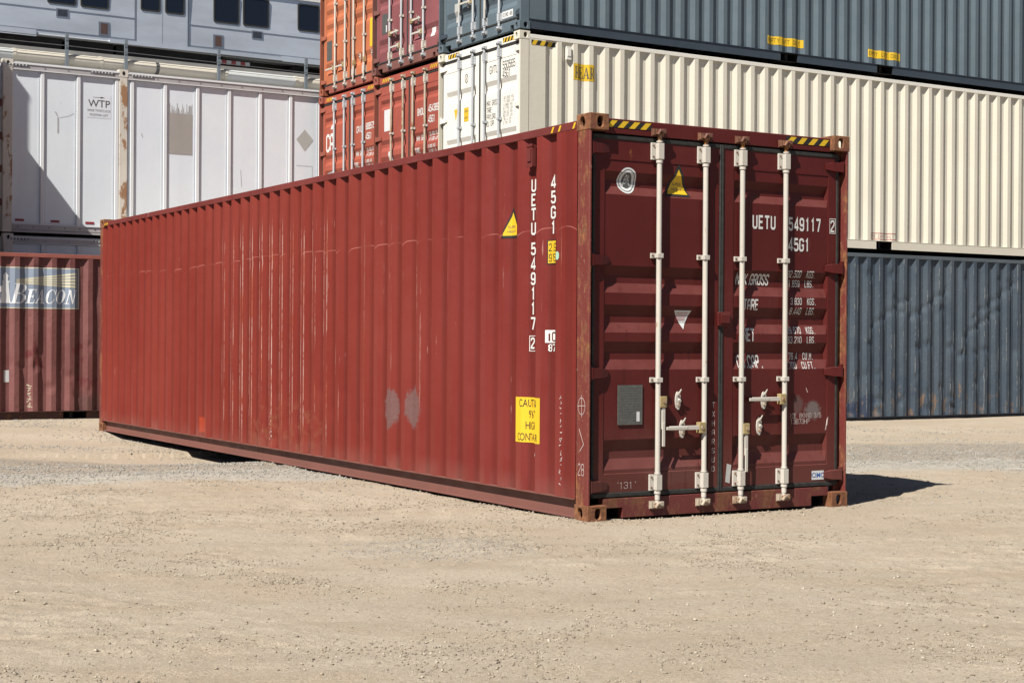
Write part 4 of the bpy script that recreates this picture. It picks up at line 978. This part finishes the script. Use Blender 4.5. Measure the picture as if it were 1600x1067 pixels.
# ================================================================== RETAINING WALL, PIPE, WIRE FENCE
M['concrete'] = flat("grey_concrete", (.33, .32, .30), .85, 0, .15, 1.5)
def yobj(mb, name, parent=None):
    o = mb.build(name, parent)
    if parent is None: o.location = yard(0, 0, 0); o.rotation_euler = (0, 0, TH)
    return o
def yroot(name, label, cat, X=0, Y=0, z=0, group=None): return thing(name, label, cat, yard(X, Y, z), TH, group)
mb = MB(); mb.box(-40, 60, 10.55, 11.0, -.2, 6.36, M['concrete']); mb.box(-40, 60, 11.0, 23.6, -.2, 6.2, M['concrete'])
o = yobj(mb, 'retaining_wall'); tag(o, 'grey concrete retaining wall behind the white containers, below the train', 'wall')
M['pipe'] = paint("aged_cream_pipe", (.62, .575, .48), .04, .05, 0, light=(.35, .28, .2), rough=.5, dirt=0)
M['pipeg'] = paint("newer_white_pipe", (.60, .62, .60), .02, .04, 0, rough=.5, dirt=0)
pr = yroot('water_pipe', 'long cream pipe running above the white containers', 'pipe')
segs = [(-40, -4.60), (-4.60, -2.99), (-2.99, -1.9), (-1.9, -.52), (-.52, .98), (.98, 2.6), (2.6, 30)]
for i, (a, b) in enumerate(segs):
    mb = MB(); mb.tube([(a + .004, 10.30, 6.465), (b - .004, 10.30, 6.465)], .108, M['pipeg'] if i in (0, 4) else M['pipe'], 24); mb.build('pipe_segment', pr)
for xx in (-4.60, -2.99, -1.9, -.52, .98, 2.6):
    mb = MB(); mb.tube([(xx - .03, 10.30, 6.465), (xx + .03, 10.30, 6.465)], .117, M['pipe'] if xx != -1.9 else M['ink'], 24); mb.build('pipe_collar', pr)
M['fpost'] = paint("blue_grey_steel_post", (.16, .19, .215), .05, .15, .2, light=(.4, .42, .44), rough=.5, dirt=0)
fr_ = yroot('wire_fence', 'low wire fence on blue grey posts below the train', 'fence')
for xx in (-10.2, -7.2, -3.66, -2.54, -.69, 1.16, 3.0, 5.0):
    mb = MB(); mb.box(xx - .028, xx + .028, 10.135, 10.145, 5.9, 6.93, M['fpost']); mb.box(xx - .028, xx - .020, 10.145, 10.185, 5.9, 6.93, M['fpost'])
    mb.box(xx - .028, xx + .028, 10.145, 10.55, 5.95, 6.02, M['fpost']); mb.build('post', fr_)
for zz, ds_ in ((6.66, 0), (6.80, .03)):
    mb = MB(); mb.tube([(-14, 10.12, zz + .04), (-3.66, 10.12, zz + .03), (1.16, 10.12, zz - .02), (8, 10.12, zz - .02)], .007, M['ink'], 6); mb.build('wire', fr_)

# ================================================================== VIADUCT AND TRAIN
mb = MB(); mb.box(-60, 90, 24.6, 30.2, 8.45, 9.0, M['concrete']); mb.box(-60, 90, 24.6, 24.8, 9.0, 9.25, M['concrete']); mb.box(-60, 90, 30.0, 30.2, 9.0, 10.3, M['concrete'])
for k in range(-3, 5): mb.box(k * 16 - 1, k * 16 + 1, 26.2, 28.6, 0, 8.45, M['concrete'])
o = yobj(mb, 'viaduct'); tag(o, 'concrete viaduct carrying the silver train', 'viaduct')
def steel(name, c, streak=.1):
    n = N(name); v = n.noise(1.2, 4, .6, (.25, 1, 1)); col = n.mix(n.ramp(v, .3, .7), tuple(x * .85 for x in c), tuple(min(1, x * 1.1) for x in c))
    col = n.mix(n.ramp(n.noise(30, 3, .6, (.1, 1, 1)), .5, .8, 0, .3), col, tuple(x * .75 for x in c))
    return n.done(col, .34, .45, .5, 1.0)
M['steel'] = steel("brushed_train_steel", (.46, .485, .515)); M['steeld'] = steel("darker_train_steel", (.17, .185, .22))
M['rooflit'] = flat("sunlit_train_roof", (.62, .62, .61), .5)  # sunlight on the upper body, painted in as a whitish colour
n = N("dark_train_glass"); M['glass'] = n.done((.010, .013, .020), .08, 0, .5)
M['under'] = flat("black_underframe", (.018, .018, .019), .8, 0, .4, 3)
M['brown'] = flat("brown_marker_panel", (.10, .055, .045), .6)
tr = yroot('train_car', 'silver commuter train car passing on the high track at top left', 'train', -7.0, 26.0, 0)
TL = 21.0; z0 = 9.87
prof = [(.00, 9.90), (-.02, 9.87), (.02, 9.86), (3.18, 9.86), (3.22, 9.90), (3.2, 10.7), (3.15, 12.0), (2.95, 12.6), (2.4, 12.95), (.8, 12.95), (.25, 12.6), (.05, 12.0), (.0, 10.7)]
# body with window and door openings laid proud/recessed as real panels
mb = MB(); mb.prism(prof, 0, 0, TL, M['steel'], False); mb.build('body', tr)
mb = MB(); pr2 = [(-.012, 11.78), (.02, 12.05), (.22, 12.64), (.8, 12.99), (.8, 12.96), (.245, 12.61), (.045, 12.0), (.004, 11.78)]
mb.prism(pr2, 0, .02, TL - .02, M['rooflit']); mb.build('letterboard', tr)
wx = lambda X: X + 7.0
def rrect(a, b, c, d, r=.07, n=5):
    o = []
    for (cx, cz, s) in ((c - r, b + r, -.5), (c - r, d - r, 0), (a + r, d - r, .5), (a + r, b + r, 1)):
        for i in range(n + 1): t = (s + .5 * i / n) * math.pi; o.append((cx + r * math.cos(t), cz + r * math.sin(t)))
    return o
def winpanel(a, b, z_0, z_1, dz=0, name='window', par=None, y=-.004):
    mb = MB(); o = rrect(a - .04, z_0 - .04, b + .04, z_1 + .04); i_ = rrect(a, z_0, b, z_1); n = len(o)
    v = [(p[0], y - .014, p[1]) for p in o] + [(p[0], y - .014, p[1]) for p in i_] + [(p[0], y + .004, p[1]) for p in i_] + [(p[0], y + .02, p[1]) for p in o]
    f = []
    for k in range(n): k2 = (k + 1) % n; f += [(k, k2, n + k2, n + k), (n + k, n + k2, 2 * n + k2, 2 * n + k), (3 * n + k, 3 * n + k2, k2, k)]
    mb.add(v, f, M['gasket']); fo = mb.build(name, par or tr)
    mb = MB(); mb.add([(p[0], y + .002, p[1]) for p in i_], [tuple(range(n))], M['glass']); mb.build('pane', fo); return fo
ZW0, ZW1 = 10.83, 11.64
for a, b in ((-5.5, -4.75), (-4.55, -3.8), (-.85 + 1.0, .90), (1.10, 1.85), (5.12, 5.86), (6.06, 6.83), (11.2, 11.95), (12.15, 12.9)): winpanel(wx(a), wx(b), ZW0, ZW1)
winpanel(wx(7.86), wx(8.52), ZW0 + .04, ZW1)
for dx in (2.72, 8.95, -2.9):
    d = MB(); d.box(wx(dx), wx(dx + .765), -.034, -.006, 9.93, 11.75, M['steel']); d.box(wx(dx + .775), wx(dx + 1.54), -.034, -.006, 9.93, 11.75, M['steel'])
    d.box(wx(dx - .07), wx(dx - .005), -.02, -.004, 9.9, 11.78, M['steeld']); d.box(wx(dx + 1.545), wx(dx + 1.61), -.02, -.004, 9.9, 11.78, M['steeld']); d.box(wx(dx + .7655), wx(dx + .7745), -.035, -.02, 9.93, 11.75, M['gasket'])
    do = d.build('door', tr)
    for a, b in ((.14, .66), (.88, 1.40)): winpanel(wx(dx + a), wx(dx + b), 10.92, 11.66, name='door_window', par=do, y=-.042)
mb = MB(); mb.box(.01, TL - .01, -.012, -.0045, 10.615, 10.640, M['steeld']); mb.box(.01, TL - .01, -.014, -.0225 + .018, 10.0, 10.016, M['steeld']); mb.build('stripe', tr)
mb = MB(); mb.box(.02, wx(-.2), -.05, -.002, 9.80, 9.985, M['steel']); mb.box(wx(1.9), wx(7.3), -.05, -.002, 9.84, 9.955, M['steel']); mb.box(wx(7.3), TL - .1, -.05, -.002, 9.82, 9.985, M['steel']); mb.build('skirt', tr)
for a in (.36, 6.3, -3.6, 12.5):
    mb = MB(); mb.box(wx(a), wx(a + .36), -.02, -.004, 10.44, 10.62 + .05, M['steeld'])
    for k in range(6): mb.box(wx(a + .04), wx(a + .32), -.026, -.02, 10.465 + k * .032, 10.48 + k * .032, M['under'])
    mb.build('vent', tr)
for a in (1.62, 5.10, -5, 10.4):
    mb = MB(); mb.box(wx(a - .03), wx(a + .29), -.018, -.004, 10.03, 10.42, M['steeld']); mb.box(wx(a + .03), wx(a + .23), -.022, -.018, 10.08, 10.38, M['brown']); mb.build('marker_panel', tr)
mb = MB()
for a, b in ((0.2, 3.2), (5.3, 7.6), (7.75, 9.1), (9.2, 12.5), (17.6, 20.8)): mb.box(a, b, .25, 2.9, 9.12, 9.855, M['under'])
mb.box(.1, TL - .1, .9, 2.3, 9.3, 9.858, M['under']); mb.build('underfloor_box', tr)
for c in (4.1, 16.0):
    mb = MB(); mb.box(c - 1.5, c + 1.5, .35, .5, 9.3, 9.55, M['under']); mb.box(c - .3, c + .3, .35, 2.8, 9.3, 9.6, M['under']); b_ = mb.build('bogie', tr)
    for s in (-.95, .95):
        for y_ in (.55, 2.5): mb = MB(); mb.tube([(c + s, y_, 9.42), (c + s, y_ + .12, 9.42)], .40, M['under'], 24); mb.build('wheel', b_)
mb = MB()
for k in range(7): mb.box(wx(5.28 + k * .15), wx(5.28 + k * .15 + .149), .20, .245, 9.60, 9.72, M['redink'] if k % 2 else M['stick'])
mb.box(wx(5.20), wx(6.45), .246, .27, 9.56, 9.76, M['under']); mb.build('striped_panel', tr)
tag(yobj((lambda q: (q.box(-60, 90, 27.0, 27.12, 9.001, 9.04, M['under']), q.box(-60, 90, 28.5, 28.62, 9.001, 9.04, M['under']), q)[-1])(MB()), 'track'), 'pair of dark rails on the viaduct deck under the train', 'railway track')

# ================================================================== GROUND
def vnoise(x, y, s, seed):
    r = np.random.RandomState(seed); T_ = r.rand(256, 256); x = x / s + 57.3; y = y / s + 31.7
    xi = np.floor(x).astype(int); yi = np.floor(y).astype(int); fx = x - xi; fy = y - yi; fx = fx * fx * (3 - 2 * fx); fy = fy * fy * (3 - 2 * fy)
    a = T_[xi % 256, yi % 256]; b = T_[(xi + 1) % 256, yi % 256]; c = T_[xi % 256, (yi + 1) % 256]; d = T_[(xi + 1) % 256, (yi + 1) % 256]
    return (a * (1 - fx) + b * fx) * (1 - fy) + (c * (1 - fx) + d * fx) * fy - .5
def sstep(x, a, b): t = np.clip((x - a) / (b - a), 0, 1); return t * t * (3 - 2 * t)
BAND = (-.258, .966)    # unit normal of the gravel band; passes through (-3.7,15.1)
def band_d(x, y): return (x + 3.7) * BAND[0] + (y - 15.1) * BAND[1]
def gh(x, y):
    c, s = math.cos(MY), math.sin(MY); mx = (x - MO.x) * c + (y - MO.y) * s; my = -(x - MO.x) * s + (y - MO.y) * c
    pt = np.clip(.35 + 2.2 * vnoise(x, y, 1.6, 61) + 1.2 * vnoise(x, y, .5, 62), 0, 1.3)
    h = .035 * vnoise(x, y, 2.7, 1) + .022 * vnoise(x, y, .9, 2) + .012 * vnoise(x, y, .31, 3) + pt * (.012 * vnoise(x, y * 1.6, .12, 4) + .010 * vnoise(x, y, .055, 9))
    # churned ruts running across the yard, along the gravel band and near the container
    d = band_d(x, y); rut = .018 * vnoise(d * 3, (x + y) * .25, .9, 5) + .012 * np.sin(d * 5.2 + 2.2 * vnoise(x, y, 2.2, 6)) * sstep(-np.abs(d - .2), -2.2, -.6)
    h = h + rut + .012 * vnoise(d * 5, x * .5, .8, 8)
    # knobbly tread marks
    tr_ = sstep(-np.abs(d + 1.45 + .12 * vnoise(x, y, 1.5, 12)), -.22, -.08) + sstep(-np.abs(d + 3.6), -.25, -.1)
    h = h - .012 * tr_ * (.5 + .5 * np.sin(18 * x + 9 * vnoise(x, y, .7, 13)))
    h = h + .009 * np.sin(62 * (y + .25 * x)) * sstep(-np.hypot((x + .35) / .75, (y - 11.55) / .45), -1.1, -.6) * (.4 + .6 * np.sin(22 * x))
    h = h + .016 * np.clip(vnoise(x, y * 1.5, .16, 71), 0, 1) * sstep(-np.abs(y - 9.0 - .25 * x - .25 * vnoise(x, y, 1.2, 72)), -.35, -.05) * 2 + .012 * np.clip(vnoise(x, y * 1.5, .13, 73), 0, 1) * sstep(-np.abs(y - 12.1 + .12 * x), -.3, -.05) * 2
    h = h + .022 * np.clip(.3 + 1.6 * vnoise(x, y, .22, 91), 0, 1) * sstep(mx, -.22, -.03) * sstep(-mx, -.03, .02) * sstep(-my, -4.6, -3.8) * sstep(my, .25, .6)
    inside = sstep(mx, -.35, -.02) * sstep(-mx, -2.6, -2.4) * sstep(my, -.25, .0) * sstep(-my, -12.5, -12.2)
    near = sstep(-np.maximum(np.maximum(-mx, mx - W), np.maximum(-my, my - L40)), -1.1, -.05)
    h = h * (1 - .75 * near) + .004 * near
    # washed out hollow below the far half of the wall
    hol = sstep(my, 5.9, 7.6) * sstep(-my, -12.0, -11.3) * sstep(mx, -3.2, -.3) * sstep(-mx, -1.9, -.6)
    h = h * (1 - hol * .6) - .135 * hol
    h = h - .03 * sstep(my, .4, 1.0) * sstep(-my, -5.6, -4.6) * sstep(mx, -.05, .02) * sstep(-mx, -2.3, -2.2)
    h = h - .05 * sstep(-np.hypot(mx - .03, my - 5.72), -.16, -.06)
    h = h - .02 * sstep(my, -.02, .05) * sstep(-my, -.6, -.4) * sstep(mx, .3, .5) * sstep(-mx, -2.2, -2.0)
    # under the hidden feet of the back row the dirt has banked up
    ct, st = math.cos(TH), math.sin(TH); Y = -(x - SO.x) * st + (y - SO.y) * ct; X = (x - SO.x) * ct + (y - SO.y) * st
    h = np.where(Y > -1.2, h * .5, h)
    h = h + .03 * sstep(Y, 3.5, 4.7) * sstep(-X, 1.0, 3.0) - .01 * sstep(Y, -2, -.3) * sstep(X, 0, 1)
    far = sstep(np.hypot(x, y), 60, 200); return h * (1 - far)
def lines(a, b, step, ext):
    l = list(np.arange(a, b, step)); st = step; v = a; lo = []
    while v > -ext: st *= 1.22; v -= st; lo.append(v)
    st = step; v = l[-1]; hi = []
    while v < ext: st *= 1.22; v += st; hi.append(v)
    return np.array(lo[::-1] + l + hi)
gx = lines(-6.5, 6.8, .024, 900); gy = np.concatenate([lines(5.4, 13, .022, 900)])
gy = np.array([v for v in gy if v <= 13] + list(np.arange(13.03, 21, .035)) + list(np.arange(21.1, 30, .2)) + [30 * 1.25 ** k for k in range(16)])
XX, YY = np.meshgrid(gx, gy); ZZ = gh(XX, YY)
nx, ny = len(gx), len(gy)
me = bpy.data.meshes.new("ground"); me.vertices.add(nx * ny); me.vertices.foreach_set("co", np.stack([XX, YY, ZZ], -1).astype(np.float32).ravel())
idx = np.arange(nx * ny).reshape(ny, nx); q = np.stack([idx[:-1, :-1], idx[:-1, 1:], idx[1:, 1:], idx[1:, :-1]], -1).reshape(-1, 4); nf = len(q)
me.loops.add(nf * 4); me.polygons.add(nf); me.loops.foreach_set("vertex_index", q.ravel().astype(np.int32)); me.polygons.foreach_set("loop_start", np.arange(0, nf * 4, 4, dtype=np.int32)); me.polygons.foreach_set("use_smooth", np.ones(nf, dtype=bool)); me.update(); me.validate()
ground = bpy.data.objects.new("ground", me); COL.objects.link(ground); ground['kind'] = 'structure'
n = N("dusty_hardpack")
c = n.mix(n.ramp(n.noise(.55, 6, .6), .32, .68), (.348, .290, .219), (.402, .344, .270))
c = n.mix(n.ramp(n.noise(2.3, 6, .65, (.45, 1, 1)), .42, .72, 0, .55), c, (.335, .262, .178))
c = n.mix(n.ramp(n.noise(24, 6, .72), .48, .74, 0, .55), c, (.26, .205, .145))
c = n.mix(n.ramp(n.noise(60, 4, .6), .60, .74, 0, .55), c, (.46, .40, .31))
bd_ = n.math('ADD', n.mul(n.math('ADD', n.x, 3.7), BAND[0]), n.mul(n.math('SUBTRACT', n.y, 15.1), BAND[1]))
bdn = n.math('ADD', bd_, n.mul(n.math('SUBTRACT', n.noise(.9, 6, .65), .5), 1.3))
grav = n.mix(n.ramp(n.noise(26, 5, .7), .35, .65), (.25, .24, .21), (.43, .415, .375)); dk = n.mix(n.ramp(n.noise(30, 5, .7), .35, .65), (.17, .145, .115), (.30, .26, .21))
msk = n.mul(n.ramp(n.noise(7, 5, .7), .25, .55, .45, 1), .9)
c = n.mix(n.mul(n.band(bdn, -.65, .62, .35), msk), c, grav); c = n.mix(n.mul(n.band(bdn, 1.1, 1.0, .4), msk), c, dk)
dx_ = n.math('DIVIDE', n.math('ADD', n.x, .45), .62); dy_ = n.math('DIVIDE', n.math('SUBTRACT', n.y, 9.75), .5)
pd = n.math('ADD', n.math('SQRT', n.math('ADD', n.mul(dx_, dx_), n.mul(dy_, dy_))), n.mul(n.math('SUBTRACT', n.noise(3, 5, .7), .5), 1.6))
c = n.mix(n.ramp(pd, .5, 1.2, .5, 0), c, n.mix(n.ramp(n.noise(40, 5, .7), .35, .65), (.27, .235, .185), (.47, .43, .36)))
cc = n.t.nodes.new("ShaderNodeSeparateColor"); n.l(n.vor(150, 1), cc.inputs[0]); c = n.mix(n.ramp(cc.outputs[0], .55, .95, 0, .42), c, (.25, .195, .135)); c = n.mix(n.ramp(cc.outputs[1], .6, 1, 0, .45), c, (.50, .44, .355))
cc = n.t.nodes.new("ShaderNodeSeparateColor"); n.l(n.vor(55, 1), cc.inputs[0]); c = n.mix(n.mul(n.ramp(cc.outputs[0], .75, .95, 0, .4), n.ramp(n.noise(3.5, 5, .7), .42, .6)), c, (.24, .19, .135))
vo = n.vor(85, 0); vo2 = n.vor(190, 0); peb = n.vor(85, 1)
sx_ = n.t.nodes.new("ShaderNodeSeparateColor"); n.l(peb, sx_.inputs[0])
pm = n.mul(n.ramp(vo, .36, .24), n.ramp(sx_.outputs[0], .70, .74))
c = n.mix(n.mul(pm, .75), c, n.mix(sx_.outputs[1], (.20, .17, .14), (.50, .46, .40)))
h = n.math('ADD', n.mul(n.noise(22, 8, .75), .8), n.math('ADD', n.mul(pm, .22), n.mul(n.ramp(vo2, .5, .0), .12)))
h = n.math('ADD', h, n.mul(n.noise(90, 4, .7), .30))
n.bump(h, 1, .017)
me.materials.append(n.done(c, .95, 0, .12, .83))

# loose stones, thicker on the gravel band and the gravel patch
rs = np.random.RandomState(5)
def scatter(name, N_, x0, x1, y0, y1, smin, smax, wfn, mt, pw=3.0):
    P = []; 
    while len(P) < N_:
        m_ = 60000; x = rs.uniform(x0, x1, m_); y = rs.uniform(y0, y1, m_); k = rs.rand(m_) < wfn(x, y); P += list(zip(x[k], y[k]))
    P = np.array(P[:N_]); z = gh(P[:, 0], P[:, 1]); s = smin + (smax - smin) * rs.rand(N_) ** pw
    base = np.array([(1, 0, 0), (-1, 0, 0), (0, 1, 0), (0, -1, 0), (0, 0, 1), (0, 0, -1), (.7, .7, .3), (-.7, .6, .35)], float)[:6]
    tri = np.array([(0, 2, 4), (2, 1, 4), (1, 3, 4), (3, 0, 4), (2, 0, 5), (1, 2, 5), (3, 1, 5), (0, 3, 5)])
    V = base[None] * rs.uniform(.55, 1.15, (N_, 6, 1)); a = rs.rand(N_) * 6.28; ca_, sa = np.cos(a), np.sin(a); tl = rs.uniform(-.5, .5, (N_, 1))
    V[..., 2] = V[..., 2] * .62 + V[..., 0] * tl
    X = V[..., 0] * ca_[:, None] - V[..., 1] * sa[:, None]; Y = V[..., 0] * sa[:, None] + V[..., 1] * ca_[:, None]
    V = np.stack([X, Y, V[..., 2]], -1) * s[:, None, None]; V += np.stack([P[:, 0], P[:, 1], z + s * .22], -1)[:, None]
    Fc = (tri[None] + (np.arange(N_) * 6)[:, None, None]).reshape(-1, 3); me = bpy.data.meshes.new(name); me.vertices.add(N_ * 6); me.vertices.foreach_set("co", V.astype(np.float32).ravel())
    k = len(Fc); me.loops.add(k * 3); me.polygons.add(k); me.loops.foreach_set("vertex_index", Fc.ravel().astype(np.int32)); me.polygons.foreach_set("loop_start", np.arange(0, k * 3, 3, dtype=np.int32)); me.update(); me.validate()
    me.materials.append(mt); o = bpy.data.objects.new(name, me); COL.objects.link(o); o['kind'] = 'stuff'; return o
n = N("loose_stone"); vc = n.vor(22, 1); s_ = n.t.nodes.new("ShaderNodeSeparateColor"); n.l(vc, s_.inputs[0])
stone = n.done(n.mix(n.ramp(s_.outputs[0], .8, .9), n.mix(s_.outputs[1], (.20, .165, .125), (.36, .30, .225)), (.44, .39, .31)), .9, 0, .1, .78)
n = N("grey_gravel"); vc = n.vor(22, 1); s_ = n.t.nodes.new("ShaderNodeSeparateColor"); n.l(vc, s_.inputs[0]); gstone = n.done(n.mix(s_.outputs[0], (.20, .19, .17), (.40, .38, .345)), .9, 0, .1, .78)
vis = lambda x, y: (np.abs(x) < .345 * y + .2)
cl = lambda x, y: np.clip(.16 + 1.6 * vnoise(x, y, .8, 40) + 1.1 * vnoise(x, y, .25, 41), .03, 1)
scatter('pebbles', 60000, -5, 5, 5.5, 14, .0014, .011, lambda x, y: vis(x, y) * cl(x, y) * np.clip(8 / y, 0, 1) ** 2, stone, 5)
scatter('gravel', 26000, -6.5, 8, 12.5, 19.5, .004, .017, lambda x, y: vis(x, y) * (sstep(-np.abs(band_d(x, y) - .15 + vnoise(x, y, 1.1, 44)), -1.9, -.5) * .5 + .02), gstone, 2)
scatter('gravel', 2200, -1.6, .8, 9.0, 10.6, .002, .008, lambda x, y: sstep(-np.hypot((x + .45) / .62, (y - 9.75) / .5), -1.4, -.5) * .8, gstone, 2)
scatter('gravel', 9000, -9, 9, 18, 24, .006, .018, lambda x, y: vis(x, y) * np.clip(.12 + 1.2 * vnoise(x, y * 2, 1.3, 81), .03, 1), gstone, 3)
scatter('dirt_clods', 1100, -5, 7, 5.5, 17, .006, .018, lambda x, y: vis(x, y) * np.clip(-.1 + 1.8 * vnoise(x, y, 1.2, 50), 0, 1), stone, 3)
def along(x, y):
    c, s_ = math.cos(MY), math.sin(MY); mx = (x - MO.x) * c + (y - MO.y) * s_; my = -(x - MO.x) * s_ + (y - MO.y) * c
    d = np.hypot(np.maximum(np.maximum(-mx, mx - W), 0), np.maximum(np.maximum(-my, my - L40), 0))
    return np.where(d > 0, np.exp(-d / .12), 0) * .8
scatter('dirt_clods', 3500, -7, 5, 10.4, 23, .003, .016, lambda x, y: along(x, y) * vis(x, y), stone, 3)
